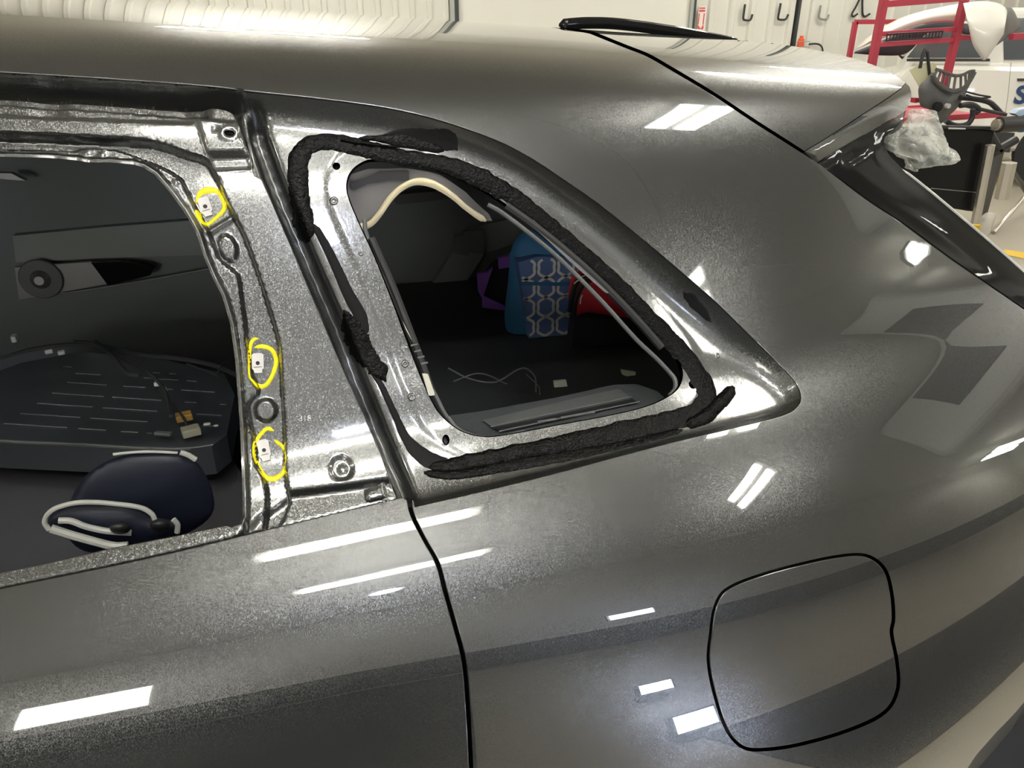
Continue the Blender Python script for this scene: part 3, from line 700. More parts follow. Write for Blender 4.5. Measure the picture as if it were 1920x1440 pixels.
# low seat cushion that carries the navy bag
zc = .86
cu_ = at_z([(-200, 1180), (-200, 900), (0, 850), (430, 850), (520, 1000), (430, 1090)], zc)
MB().prism(cu_, (0, 0, -.25)).build('seat_cushion', mat('charcoal seat cloth', (.05, .05, .056), .85, bump=.3, bscale=600), suv)
def pillow(name, poly, place, vec, th, m, parent=None, step=12, pw=.5):
    """soft closed shape: outline in pixels, placed by place(px), bulging along vec on both sides"""
    L = resample(smooth(poly, 5, True), step*.8, True); P, F, lp = cdt([L], fill([L], step, step*.87))
    d = dist_line(P, L, True); h = (np.clip(d/d.max(), 0, 1))**pw; V0 = place(P); vec = np.asarray(vec, float)
    A = V0+vec*(h*th)[:, None]; B = V0-vec*(h*th*.5+.001)[:, None]; n = len(P); lp = lp[0]
    Fo = [tuple(f) for f in F]+[tuple(n+i for i in f[::-1]) for f in F]+[(lp[i], lp[(i+1) % len(lp)], n+lp[(i+1) % len(lp)], n+lp[i]) for i in range(len(lp))]
    o = mk(name, np.vstack([A, B]), Fo, m, parent, True); return recalc(o)
NAVY = mat('navy nylon', (.007, .009, .020), .5, bump=.15, bscale=250); PIPE = mat('off white piping', (.40, .40, .37), .5)
nb = empty('navy_bag', at_z((230, 1000), zc)[0], 'navy bag with off-white piping lying on the seat behind the rear door opening', 'bag')
yb = .42; pb_ = lambda p: at_y(p, yb); pv = np.array([0, -.8, .6])
pillow('bag_body', [(120, 985), (150, 905), (200, 865), (260, 850), (335, 850), (380, 880), (400, 960), (330, 1010), (230, 1040), (150, 1030)], pb_, pv, .025, NAVY, nb, 14)
pk = pillow('bag_pocket', [(86, 986), (90, 966), (120, 949), (183, 943), (250, 949), (286, 968), (330, 978), (338, 1000), (250, 1032), (150, 1016), (100, 1000)], lambda p: at_y(p, yb-.03), pv, .025, NAVY, nb, 12)
for pa, rr in (([(92, 993), (84, 980), (89, 965), (107, 952), (143, 943), (183, 942), (217, 945), (250, 949), (270, 954), (285, 964), (290, 974)], .0035), ([(110, 976), (133, 977), (160, 987), (190, 994), (213, 997), (247, 999)], .0045), ([(95, 991), (133, 1003), (187, 1018), (215, 1024), (240, 1023)], .006), ([(325, 974), (333, 984), (332, 998)], .004)):
    MB().tube(at_y(smooth(pa, 6), yb-.056), rr, 8).build('piping', PIPE, nb, True)
for pa, rr in (([(212, 852), (250, 848), (290, 847), (333, 849)], .002), ([(338, 848), (352, 853), (367, 862)], .004)):
    MB().tube(at_y(smooth(pa, 6), yb-.01), rr, 8).build('piping', PIPE, nb, True)
for q in ((225, 990), (300, 985)):
    pillow('strap_buckle', circle(q, 20, 10, 12), lambda p: at_y(p, yb-.07), pv, .012, RUB, nb, 7)
# loose wiring over the seat
def wire(pts, r, m, Y=None, Z=None, name='wire', parent=None):
    p = smooth(pts, 6); V = at_z(p, Z) if Z else at_y(p, Y); return MB().tube(V, r, 6).build(name, m, parent or suv, True)
WIRE = mat('black harness tape', (.03, .032, .034), .6)
for pts, r, z in (([(0, 672), (60, 655), (140, 645), (200, 650), (260, 665), (330, 672), (400, 685), (455, 708)], .005, 1.03), ([(140, 640), (180, 645), (215, 672), (240, 700), (262, 704)], .004, 1.035), ([(180, 640), (210, 660), (280, 700), (310, 735), (320, 780)], .004, 1.03), ([(350, 682), (390, 697), (410, 705)], .0016, 1.05), ([(408, 706), (412, 690), (428, 672)], .0012, 1.06), ([(300, 730), (330, 765), (345, 785), (352, 800)], .003, 1.02)):
    wire(pts, r, WIRE, Z=z)
WPL = mat('white connector', (.55, .55, .53), .5); TAPE = mat('ochre cloth tape', (.35, .20, .05), .7)
for (cx, cy), (w_, h_), m_, nm in (((27, 634), (7, 10), WPL, 'connector'), ((91, 658), (11, 7), WPL, 'connector'), ((115, 661), (10, 6), WPL, 'connector'), ((145, 644), (6, 4), WPL, 'connector'), ((295, 719), (9, 7), WPL, 'connector'), ((308, 731), (8, 7), WPL, 'connector'), ((306, 813), (30, 6), PLAS2, 'connector'), ((358, 808), (30, 14), mat('beige connector', (.26, .25, .19), .5), 'connector'), ((345, 781), (26, 12), TAPE, 'cloth_tape'), ((388, 795), (12, 4), WPL, 'connector'), ((405, 798), (8, 3), WPL, 'connector')):
    P0 = at_z((cx, cy), 1.015)[0]; s_ = np.linalg.norm(P0-CAM)/FPX
    bevel(MB().box(P0, (w_*s_, h_*s_*1.6, h_*s_), Matrix.Rotation(RNG.uniform(-.4, .4), 3, 'Z')).build(nm, m_, suv), .002)

# ---- things seen through the quarter window
LIN = mat('grey headliner back', (.20, .19, .19), .85, bump=.2, bscale=300); FOAM = mat('cream headliner foam', (.80, .70, .47), .8, bump=.3, bscale=500)
FT = mat('dark felt tape', (.055, .053, .055), .8)
lin = [(650, 395), (652, 340), (665, 300), (700, 288), (762, 292), (835, 309), (894, 335), (950, 372), (960, 386), (940, 384), (900, 362), (855, 338), (805, 322), (775, 324), (752, 338), (730, 366), (712, 388), (690, 396)]
lo = lambda p: .045+.0009*np.clip(p[:, 1]-290, 0, 120)*.5+.012*np.sin((p[:, 0]-640)/40)
panel_px('headliner_edge', resample(np.array(lin, float), 6, True), [], LIN, suv, lo, 7, rim_loops=())
strip_px('headliner_foam', [(668, 396, 8), (690, 396, 13), (710, 390, 13), (728, 370, 13), (745, 345, 13), (765, 328, 13), (790, 320, 13), (820, 325, 13), (860, 342, 12), (900, 364, 11), (946, 386, 14)], FOAM, suv, lambda p: lo(p)-.003, .004, 5, 7, .02, 31)
panel_px('felt_tape', resample(np.array([(663, 318), (720, 296), (775, 300), (778, 318), (740, 314), (700, 318), (668, 332)], float), 6, True), [], FT, suv, lambda p: lo(p)-.006, 8, rim_loops=())
TRIML = mat('grey weather lip', (.075, .078, .078), .5)
def lip(pts, r, off, m=TRIML, name='opening_lip'):
    return MB().tube(on(smooth(pts, 6), off), r, 8).build(name, m, suv, True)
lip([(688, 402), (690, 425), (698, 448), (725, 510), (762, 596), (800, 690), (836, 762), (846, 778)], .0030, .032)
lip([(846, 778), (862, 796), (890, 808), (930, 812), (990, 800)], .0026, .024, PLAS2)
lip([(925, 374), (950, 388), (1000, 426), (1060, 476), (1140, 556), (1210, 632), (1255, 672), (1274, 690)], .0032, .030)
lip([(1274, 690), (1284, 702), (1284, 718), (1272, 730)], .0032, .030, PLAS2)
lip([(960, 376), (1010, 412), (1070, 460), (1150, 532), (1220, 604), (1260, 648)], .006, .030, RUB, 'inner_seal')
lip([(700, 440), (740, 530), (790, 660), (815, 730)], .005, .026, RUB, 'inner_seal')
for q in ([(758, 600), (770, 624), (776, 638), (764, 616)], [(795, 700), (806, 700), (820, 740), (808, 742)]):
    panel_px('pad_block', resample(np.array(q, float), 6, True), [], mat('pale foam pad', (.45, .44, .38), .7), suv, lambda p: np.full(len(p), .016), 6, rim_loops=())
for k in range(4):
    lip([(773+k*6.5, 648+k*11.5), (786+k*6.5, 645+k*11.5)], .0014, .014, PLAS2, 'trim_rib')
panel_px('sound_strip', resample(np.array([(1000, 408), (1012, 405), (1100, 490), (1165, 548), (1150, 546), (1080, 484)], float), 6, True), [], PLAS2, suv, lambda p: np.full(len(p), .026), 6, rim_loops=())
# inner ledge with slots under the window
def off_led(p): return .05+.0016*np.clip(812-.19*(p[:, 0]-900)-p[:, 1], 0, 200)
led = [(838, 778), (862, 764), (940, 752), (1100, 722), (1230, 694), (1272, 690), (1297, 700), (1296, 722), (1262, 742), (1150, 776), (960, 812), (915, 818), (873, 812)]
panel_px('window_ledge', resample(np.array(led, float), 7, True), [], PLAS, suv, off_led, 9, rim_loops=())
panel_px('vent_frame', resample(np.array([(936, 766), (1060, 738), (1160, 716), (1228, 701), (1236, 712), (1232, 722), (1100, 750), (950, 780)], float), 6, True), [], PLAS2, suv, lambda p: off_led(p)-.004, 7, rim_loops=())
panel_px('vent_slot', resample(np.array([(946, 780), (1100, 748), (1236, 719), (1238, 728), (1110, 757), (960, 790)], float), 6, True), [], DARK, suv, lambda p: off_led(p)-.006, 8, rim_loops=())
for a, b in (((944, 778), (1236, 716)), ((953, 789), (1240, 727))):
    MB().tube(on(np.linspace(a, b, 12), off_led(np.linspace(a, b, 12))-.008), .0009, 5).build('vent_edge', SLAT, suv)
for a, b in (((1018, 781), (1054, 775)), ((1062, 773), (1128, 761))):
    MB().tube(on(np.linspace(a, b, 4), .03), .0018, 6).build('vent_glint', TRIML, suv)
# far quarter trim
plate('pillar_trim_far', [(742, 640), (800, 540), (868, 432), (900, 418), (985, 400), (1010, 420), (960, 452), (905, 470), (860, 540), (800, 640)], 1.70, .03, SHEL, suv)
plate('trim_pocket', [(852, 440), (866, 440), (868, 432), (905, 430), (908, 475), (880, 472), (876, 478), (852, 474)], 1.66, .01, CABIN, suv)
plate('roof_handle', [(735, 362), (760, 358), (835, 352), (870, 362), (800, 372), (740, 378)], 1.60, .04, PLAS2, suv)
# shelf that carries the bags
Yb = 1.15; zsh = float(at_y((1020, 634), Yb)[0, 2])
sh = np.array([(.15, .72), (.99, .72), (.99, 1.69), (.15, 1.69)]); MB().prism([(x, y, zsh) for x, y in sh], (0, 0, -.02)).build('cargo_cover', mat('black cargo cover', (.045, .048, .052), .7), suv)
for pts, r in (([(840, 690), (880, 710), (930, 716), (980, 690), (1002, 705), (1005, 735)], .0015), ([(850, 715), (900, 700), (950, 720)], .0012), ([(985, 700), (1010, 725), (1012, 740)], .001)):
    wire(pts, r, PLAS2, Y=.62)
PGL = mat('latch glint colour', (.80, .85, .68), .35, .2)  # pale colour stands in for the glint on the metal latches
for q in ([(1037, 713), (1060, 711), (1062, 722), (1038, 724)], [(1163, 692), (1190, 696), (1189, 701), (1172, 703), (1165, 700)]):
    plate('latch_plate', q, .60, .006, PGL, suv)
# blue bag with trellis print
BLUE = mat('blue bag cloth', (.045, .19, .42), .65, bump=.2, bscale=400); BLUE2 = mat('steel blue print cloth', (.13, .22, .50), .65, bump=.2, bscale=400)
WPR = mat('white trellis print', (.88, .88, .86), .6)
bb = empty('blue_tote_bag', at_y((1025, 634), Yb)[0], 'blue tote bag printed with a white trellis pattern, standing in the cargo bay', 'bag')
pillow('bag_back', [(958, 634), (955, 500), (960, 465), (975, 440), (1005, 428), (1060, 440), (1120, 500), (1130, 634)], lambda p: at_y(p, Yb+.06), (0, -1, 0), .05, BLUE, bb, 10, .35)
face = np.array([(972, 492), (1008, 481), (1080, 484), (1100, 500), (1082, 634), (992, 634)], float)
bf = MB().prism(at_y(face, Yb), (0, .09, 0)).build('bag_front', BLUE2, bb)
MB().prism(at_y([(974, 528), (1095, 530), (1094, 536), (976, 534)], Yb-.001), (0, -.004, 0)).build('bag_seam', BLUE, bb)
a0 = at_y((972, 634), Yb)[0]; a1 = at_y((1100, 480), Yb)[0]
poly3 = at_y(face, Yb)[:, [0, 2]]
for ci in range(-1, 6):
    for sgn in (-1, 1):
        zz = np.linspace(a0[2], a1[2], 90); per = .105
        ph = (zz-a0[2])/per*2*math.pi; tri = np.sin(ph)+.18*np.sin(3*ph)
        xx = a0[0]+.02+ci*.052+sgn*.024*tri
        ok = inside(np.stack([xx, zz], 1), poly3)
        run = []
        for i in range(len(zz)+1):
            if i < len(zz) and ok[i]: run.append(i)
            else:
                if len(run) > 3:
                    pp = np.stack([xx[run], np.full(len(run), Yb-.0015), zz[run]], 1); t = np.gradient(pp, axis=0); t /= np.linalg.norm(t, axis=1, keepdims=True); nr = np.stack([t[:, 2], 0*t[:, 0], -t[:, 0]], 1)*.0036
                    V = np.vstack([pp+nr, pp-nr]); k = len(run); mk('trellis_print', V, [(j, j+1, k+j+1, k+j) for j in range(k-1)], WPR, bf, False)
                run = []
# purple bag and red bag
PUR = mat('purple webbing', (.30, .12, .60), .7)
pb2 = empty('purple_bag', at_y((930, 634), 1.35)[0], 'dark bag with purple straps beside the blue tote', 'bag')
plate('bag_side', [(905, 634), (895, 560), (900, 520), (925, 488), (960, 482), (975, 634)], 1.42, .05, mat('black bag cloth', (.02, .02, .024), .8), pb2)
for q in ([(894, 512), (914, 508), (922, 500), (906, 548), (904, 560), (896, 545)], [(904, 552), (968, 584), (966, 606), (904, 574)], [(934, 482), (958, 476), (958, 498), (934, 502)]):
    plate('strap', q, 1.36, .012, PUR, pb2)
RED = mat('red bag cloth', (.75, .04, .06), .5)
rb = empty('red_bag', at_y((1130, 640), 1.05)[0], 'red bag with black piping right beside the blue tote', 'bag')
plate('bag_base', [(1062, 640), (1068, 590), (1080, 585), (1200, 590), (1240, 640)], 1.08, .04, mat('black bag cloth', (.02, .02, .024), .8), rb)
pillow('bag_lid', [(1066, 560), (1072, 520), (1090, 506), (1112, 508), (1160, 545), (1215, 600), (1160, 594), (1100, 586), (1076, 592)], lambda p: at_y(p, 1.05), (0, -1, .2), .03, RED, rb, 9)
for q in ([(1076, 592), (1080, 560), (1092, 536), (1112, 522)], [(1068, 585), (1074, 548), (1086, 524), (1104, 512)]):
    MB().tube(at_y(smooth(q, 6), 1.01), .006, 8).build('bag_piping', RUB, rb, True)
for q in ([(1086, 521), (1096, 517), (1106, 516)], [(1076, 532), (1084, 526), (1091, 526)], [(1088, 570), (1089, 560), (1092, 553)]):
    MB().tube(at_y(smooth(q, 4), 1.002), .0016, 6).build('zip', WPR, rb, True)

for root in (bb, pb2, rb):                      # bags stand on the cover
    for o in root.children_recursive:
        zl = zsh+.0015-root_loc(o).z
        for v in o.data.vertices: v.co.z = max(v.co.z, zl)
        o.data.update()

# ================================================================== the rest of the shop
# ---- things on the far wall
HK = mat('black steel hook', (.03, .03, .03), .5); HKG = mat('grey steel hook', (.30, .31, .29), .5)
Yw = Y1-.09
def hook(pts, m, label):
    p = at_y(smooth(pts, 5), Yw)
    t = MB().tube(p, .016, 6).build('wall_hook', m, None, True); tag(t, label, 'hook', 'hooks on the far wall'); return t
hook([(1397, 8), (1395, 22), (1394, 36), (1399, 38), (1407, 37), (1411, 27)], HK, 'black steel wall hook beside the arrow sign')
hook([(1464, 6), (1461, 22), (1459, 35), (1464, 37), (1473, 36), (1478, 27)], HK, 'black steel wall hook next to the dark wall seam')
hook([(1539, 10), (1537, 22), (1536, 33), (1542, 36), (1551, 35), (1554, 27)], HKG, 'pale grey steel wall hook past the wall seam')
hook([(1617, -8), (1617, 14), (1618, 28), (1622, 31), (1631, 26)], HK, 'long black wall hook above the red parts rack')
hook([(1612, -2), (1604, 14), (1597, 27), (1600, 31), (1608, 26)], HK, 'slanting black wall hook above the red parts rack')
SGW = mat('white sign face', (.85, .80, .76), .5); SGR = mat('red sign print', (.72, .10, .10), .5)
sg = empty('extinguisher_sign', at_y((1315, 54), Yw)[0], 'narrow white sign with red lettering band and red down arrow on the far wall', 'sign')
MB().prism(at_y([(1309, 12), (1324, 12), (1320, 56), (1306, 56)], Yw), (0, -.02, 0)).build('sign_face', SGW, sg)
for q in ([(1311, 14), (1322.5, 14), (1322, 16.5), (1311, 16.5)], [(1311, 18.5), (1322, 18.5), (1321.8, 22), (1310.6, 22)], [(1310, 25), (1312, 25), (1309.8, 46), (1308.2, 46)], [(1319.5, 25), (1321.5, 25), (1319, 46), (1317.4, 46)], [(1308, 46), (1311, 50), (1313.5, 53.5), (1316, 50), (1319, 46), (1318.6, 54.5), (1307.4, 54.5)]):
    MB().prism(at_y(q, Yw-.021), (0, -.004, 0)).build('sign_print', SGR, sg)
orange = mat('orange plastic', (.90, .13, .05), .5)
oc = empty('orange_bottle', at_y((1500, 87), Yw-.1)[0], 'small orange plastic bottle on the wall wire shelf', 'bottle')
c = at_y((1500.5, 87), Yw-.1)[0]; MB().disc(c, (0, 0, 1), .055, .11, 16, .045).build('bottle_body', orange, oc, True); MB().disc(c+[0, 0, .11], (0, 0, 1), .03, .04, 12, .03).build('bottle_cap', orange, oc, True)
ws = empty('wire_shelf', c-[0, 0, .02], 'small grey wire shelf on the far wall', 'shelf')
for z in (-.008, .07): MB().tube([c+[-.12, .0+(-.07), z], c+[.12, -.07, z]], .006, 6).build('shelf_wire', HKG, ws)
for dx in (-.1, 0, .1): MB().tube([c+[dx, -.07, -.008], c+[dx, .1, -.008]], .006, 6).build('shelf_wire', HKG, ws)
hs = MB().tube(at_y(smooth([(1517, 83), (1528, 82), (1537, 84), (1542, 91), (1543, 110)], 5), Yw-.02), .014, 6).build('wall_pipe', HK, None, True); tag(hs, 'bent black pipe on the far wall beside the orange bottle', 'pipe')

# ---- white car
WHT = mat('white car paint', (.80, .78, .72), .25, 0, 1); GLS = mat('dark car glass', (.10, .11, .12), .08, 0, 1); BLK = mat('black moulding', (.03, .03, .03), .4)
NVY = mat('navy lettering', (.02, .05, .14), .5)
Yv = 6.6; CAZ = math.radians(40); CN = np.array([math.sin(CAZ), math.cos(CAZ), 0]); CP0 = at_y((1800, 110), Yv)[0]
def vp(p, d=0.0):
    D = rays(p); k = ((CP0-CAM)@CN+d)/(D@CN); return CAM+D*k[:, None]
A = lambda x, y: vp((x, y))[0]
pc = empty('white_car', tuple((A(1850, 200)+CN*.9)[:2])+(0,), 'white car with navy lettering on its doors behind the red parts rack', 'car')
bx = lambda px, z: np.array([*A(px, 113)[:2], z])
zb = float(A(1750, 114)[2]); zr = float(A(1890, 14)[2])
prof = [bx(1590, zb-.40), bx(1605, zb-.26), bx(1690, zb-.14), bx(1712, zb), bx(1900, zb+.0), bx(2140, zb), bx(2150, zb-.5), bx(2150, .35), bx(1590, .35)]
bevel(MB().prism(prof, CN*1.9).build('body', WHT, pc), .08, 3)
cab = [bx(1690, zb-.12), bx(1716, zb+.16), bx(1760, zr-.06), bx(1810, zr), bx(2050, zr), bx(2110, zb)]
cb = np.array(cab)+CN*.05; bevel(MB().prism(cb, CN*1.75).build('cabin', WHT, pc), .06, 3)
for q in ([(1700, 108), (1728, 72), (1755, 52), (1840, 48), (1852, 108)], [(1882, 112), (1880, 34), (1960, 34), (1975, 112)]):
    MB().prism(vp(q, .052), -CN*.014).build('window_glass', GLS, pc)
MB().prism(vp([(1700, 110), (1856, 110), (1856, 115), (1700, 115)]), -CN*.02).build('belt_moulding', BLK, pc)
MB().tube(vp([(1896, 117), (1891, 170), (1882, 235)], -.002), .003, 5).build('door_seam', HKG, pc)
mr = pillow('door_mirror', [(1690, 104), (1690, 90), (1700, 79), (1706, 78), (1703, 92), (1696, 106)], lambda p: vp(p, -.12), -CN, .05, WHT, pc, 4)
MB().tube(vp([(1693, 103), (1688, 108)], -.05), .03, 8).build('mirror_foot', BLK, pc)
def wall_text(txt, px, size, Y, m, parent, name):
    cu = bpy.data.curves.new(name, 'FONT'); cu.body = txt; cu.size = size; cu.extrude = .003; cu.offset = .008
    o = bpy.data.objects.new(name, cu); COL.objects.link(o); bpy.context.view_layer.update()
    me = bpy.data.meshes.new_from_object(o.evaluated_get(bpy.context.evaluated_depsgraph_get())); bpy.data.objects.remove(o)
    L = vp(px, Y)[0]; ct = np.array([math.cos(CAZ), -math.sin(CAZ), 0]); V = [L+ct*p.co.x-CN*p.co.z+np.array([0, 0, p.co.y]) for p in me.vertices]; F = [tuple(p.vertices) for p in me.polygons]
    bpy.data.meshes.remove(me); return mk(name, V, F, m, parent, False)
wall_text('Sp', (1899, 193), .24, -.012, NVY, pc, 'door_lettering')
MB().prism(vp([(1907, 147), (1950, 147), (1950, 152), (1907, 152)], -.001), -CN*.012).build('door_handle', BLK, pc)
for px in (1660, 2030):
    wx = bx(px, .36); wb = MB().disc(wx-CN*.02, CN, .36, .25, 32).build('wheel', TYRE, pc, True)
    MB().disc(wx-CN*.03, CN, .22, .26, 20).build('rim', RIM, wb, True)
MB().prism([bx(1640, .35), bx(1940, .35), bx(1940, .55), bx(1640, .55)], -CN*.02).build('sill', BLK, pc)

# ---- red parts rack and what hangs on it
REDP = mat('red rack paint', (.50, .055, .09), .4); Yr = 4.7
rk = empty('parts_rack', (float(at_y((1730, 100), Yr)[0, 0]), Yr+.3, 0), 'red tubular steel parts rack loaded with plastic body parts', 'rack')
pos = lambda px, py, Y=Yr: at_y((px, py), Y)[0]
p1 = pos(1656, 8); p2 = pos(1809, -4); q1 = pos(1604, 41, Yr+.6); q2 = pos(1801, 30, Yr+.6)
ztop = max(p1[2], p2[2])
def bar(a, b, r=.024, nm='rail'): return MB().tube([a, b], r, 4).build(nm, REDP, rk)
for p_, Y_ in ((p1, Yr), (p2, Yr)): bar((p_[0], Y_, 0), (p_[0], Y_, ztop+.02), .034, 'post')
bar((q1[0], Yr+.6, 0), (q1[0], Yr+.6, q1[2]), .024, 'post'); bar((q2[0], Yr+.6, 0), (q2[0], Yr+.6, q1[2]), .024, 'post')
bar(p1, p2, .03); bar(q1, (q2[0], Yr+.6, q1[2]))
for ya in (60, 80):
    a = pos(1652, ya+4); b = pos(1795, ya-6); bar((p1[0], Yr, a[2]), (p2[0], Yr, b[2]), .022)
bar(pos(1796, 71), pos(1830, 70), .026); bar(pos(1896, 69, Yr-.1), pos(1940, 66, Yr-.1), .03)
za = pos(1700, 222)[2]
bar(pos(1690, 226), pos(1880, 214), .03); bar(pos(1690, 226)+[0, .6, 0], pos(1880, 214)+[0, .6, 0], .03)
MB().box((p1+p2)/2*[1, 1, 0]+[.2, .3, za+.0], (p2[0]-p1[0]+.5, .6, .012)).build('shelf', REDP, rk)
bk_ = mat('black mesh basket', (.05, .03, .04), .5)
ba = pos(1664, 64, Yr-.03); bb_ = pos(1768, 58, Yr-.03); hh = pos(1664, 64, Yr-.03)[2]-pos(1664, 76, Yr-.03)[2]
for k in range(18):
    t = k/17; P0 = ba+(bb_-ba)*t; MB().box(P0-[0, 0, hh/2], (.006, .006, hh)).build('basket_bar', bk_, rk)
for dz in (0, -hh): MB().tube([ba+[0, 0, dz], bb_+[0, 0, dz]], .006, 5).build('basket_wire', bk_, rk)
# white bumper cover lying over the rack
WPP = mat('white primed plastic', (.82, .79, .73), .35, 0, .4); INN = mat('black moulded plastic', (.028, .028, .034), .5)
bc = empty('bumper_cover', pos(1740, 66, Yr+.2), 'white bumper cover lying arched across the top of the red rack', 'bumper')
def band(name, up_, lo_, Y, bul, m, parent, n=26, th=.01, k=7):
    """curved sheet between two pixel lines, bulging towards the viewer"""
    a = resample(smooth(up_, 6), 1); b = resample(smooth(lo_, 6), 1)
    a = a[np.linspace(0, len(a)-1, n).astype(int)]; b = b[np.linspace(0, len(b)-1, n).astype(int)]
    V = []
    for sgn in (0, th):
        for i in range(n):
            for j in range(k):
                t = j/(k-1); q = a[i]*(1-t)+b[i]*t; V.append(at_y(q, Y+sgn-bul*math.sin(math.pi*min(1, t*.75+.0)))[0])
    F = [(i*k+j, i*k+j+1, (i+1)*k+j+1, (i+1)*k+j) for i in range(n-1) for j in range(k-1)]; o = n*k
    F += [tuple(v+o for v in f[::-1]) for f in F]
    rim_ = [i*k for i in range(n)]+[(n-1)*k+j for j in range(1, k)]+[i*k+k-1 for i in range(n-2, -1, -1)]+[j for j in range(k-2, 0, -1)]
    F += [(rim_[i], rim_[(i+1) % len(rim_)], rim_[(i+1) % len(rim_)]+o, rim_[i]+o) for i in range(len(rim_))]
    return recalc(mk(name, V, F, m, parent, True))
band('cover_skin', [(1600, 93), (1630, 68), (1665, 45), (1710, 26), (1770, 12), (1815, 4)], [(1614, 88), (1650, 74), (1690, 59), (1730, 45), (1770, 39), (1815, 40)], Yr+.25, .12, WPP, bc)
band('cover_flank', [(1806, 6), (1840, 2), (1868, 5), (1885, 14), (1889, 22)], [(1818, 60), (1824, 84), (1838, 106), (1846, 114), (1882, 64)], Yr-.12, .10, WPP, bc, 22)
band('cover_inside', [(1604, 96), (1640, 82), (1690, 60), (1730, 46), (1770, 41), (1818, 45)], [(1600, 100), (1650, 104), (1700, 100), (1740, 62), (1780, 58), (1818, 66)], Yr+.55, .02, INN, bc)
tl = band('tail_piece', [(1884, 14), (1896, 14), (1906, 30), (1914, 52)], [(1876, 28), (1881, 62), (1872, 78), (1868, 86)], Yr-.05, .03, mat('grey moulded plastic', (.17, .165, .155), .5), bc, 14)
# grey wheel arch liner
GRP = mat('grey wheel liner plastic', (.12, .118, .115), .5, bump=.2, bscale=60)
Yl = Yr-.12
wl = empty('wheel_liner', pos(1762, 222, Yl), 'dark grey plastic wheel liner with a slatted arch standing on the red rack', 'car part')
pillow('liner_sheet', [(1747, 139), (1757, 154), (1771, 166), (1788, 171), (1807, 165), (1817, 153), (1828, 133), (1826, 145), (1817, 162), (1810, 178), (1795, 202), (1783, 214), (1762, 233), (1752, 222), (1743, 206), (1727, 200), (1723, 184), (1723, 163), (1740, 146)], lambda p: at_y(p, Yl), (0, -1, 0), .06, GRP, wl, 6, .6)
ua = smooth([(1755, 130), (1765, 133), (1777, 138), (1792, 142), (1806, 140), (1818, 134), (1827, 133)], 6); la = smooth([(1747, 139), (1757, 154), (1771, 166), (1788, 171), (1807, 165), (1817, 153), (1827, 135)], 6)
MB().tube(at_y(ua, Yl-.03), .012, 6).build('arch_rail', GRP, wl, True); MB().tube(at_y(la, Yl-.05), .018, 6).build('arch_rail', GRP, wl, True)
for k in range(2, len(ua)-6, 4): MB().tube([at_y(ua[k], Yl-.03)[0], at_y(la[k], Yl-.05)[0]], .010, 5).build('arch_slat', GRP, wl)
MB().disc(at_y((1755, 200), Yl-.05)[0], (0, -1, 0), .035, .03, 14).build('liner_hole', DARK, wl); MB().disc(at_y((1774, 198), Yl-.06)[0], (0, -1, 0), .018, .03, 12).build('push_clip', CLIP, wl)
pp = MB().prism(at_y([(1706, 131), (1722, 122), (1737, 117), (1751, 117), (1756, 123), (1756, 150), (1752, 180), (1735, 185), (1725, 165)], Yl+.034), (0, .006, 0)).build('paper_sheet', mat('pale yellow paper', (.70, .68, .44), .8)); tag(pp, 'pale yellow paper sheet tucked behind the grey wheel liner', 'paper')
for k, q in enumerate(([(1725, 128), (1731, 100), (1735, 92)], [(1738, 96), (1741, 120), (1743, 140)])):
    t = MB().tube(at_y(smooth(q, 4), Yl+.024), .012, 6).build('black_rod', INN, None, True); tag(t, ['short black plastic strip behind the yellow paper', 'black plastic strip in front of the yellow paper'][k], 'car part')
rb_ = MB().prism(at_y([(1715, 184), (1726, 184), (1727, 192), (1716, 193)], Yr-.03), (0, .05, 0)).build('red_bracket', REDP, rk)
# black mouldings lying on the rack shelf
for k, (q, r_, lb) in enumerate((([(1800, 183), (1830, 186), (1855, 192), (1868, 203), (1876, 212)], .020, 'wide black curved moulding on the rack shelf'), ([(1806, 197), (1835, 204), (1862, 210), (1886, 215)], .014, 'thin black straight moulding on the rack shelf'), ([(1812, 172), (1835, 178), (1857, 182), (1830, 184), (1812, 178)], .007, 'pointed thin trim loop above the black mouldings'), ([(1800, 198), (1822, 196), (1836, 206), (1830, 212)], .02, 'short black bent hose on the rack shelf'), ([(1773, 226), (1784, 233), (1800, 236), (1815, 232), (1823, 220), (1824, 205)], .020, 'black rubber seal hanging in a loop from the rack shelf'))):
    t = MB().tube(at_y(smooth(q, 6), Yl-.1-.03*k), r_, 8).build('moulding', INN, None, True); tag(t, lb, 'moulding', 'black mouldings on the red rack')

# ---- black panel on a stand
Yp = 4.15; BLG = mat('black gloss panel', (.006, .006, .0065), .45, 0, .22, .15); STL = mat('brushed steel', (.55, .52, .46), .35, .9)
bp_ = empty('body_panel', at_y((1790, 395), Yp)[0], 'black gloss car door panel clamped on the steel panel stand', 'car part')
bevel(MB().prism(at_y([(1660, 242), (1775, 238), (1866, 244), (1862, 262), (1852, 320), (1838, 398), (1815, 396), (1770, 388), (1660, 330)], Yp), (0, .07, 0)).build('panel_skin', BLG, bp_), .01)
MB().prism(at_y([(1760, 236), (1866, 238), (1866, 243), (1760, 241)], Yp-.02), (0, .06, 0)).build('top_rail', BLK, bp_); MB().prism(at_y([(1778, 239), (1810, 240), (1810, 242.5), (1778, 242)], Yp-.022), (0, -.003, 0)).build('sticker', CLIP, bp_)
MB().tube(at_y([(1745, 353), (1790, 357), (1832, 361)], Yp-.004), .003, 5).build('crease_line', STL, bp_)
st = empty('panel_stand', at_z((1845, 425), 0)[0], 'steel panel stand with tripod legs behind the SUV', 'stand')
fx = at_z((1832, 428), 0)[0]; Ys = float(fx[1])
def rod(a, b, r, m, nm, parent): return MB().tube([a, b], r, 8).build(nm, m, parent, True)
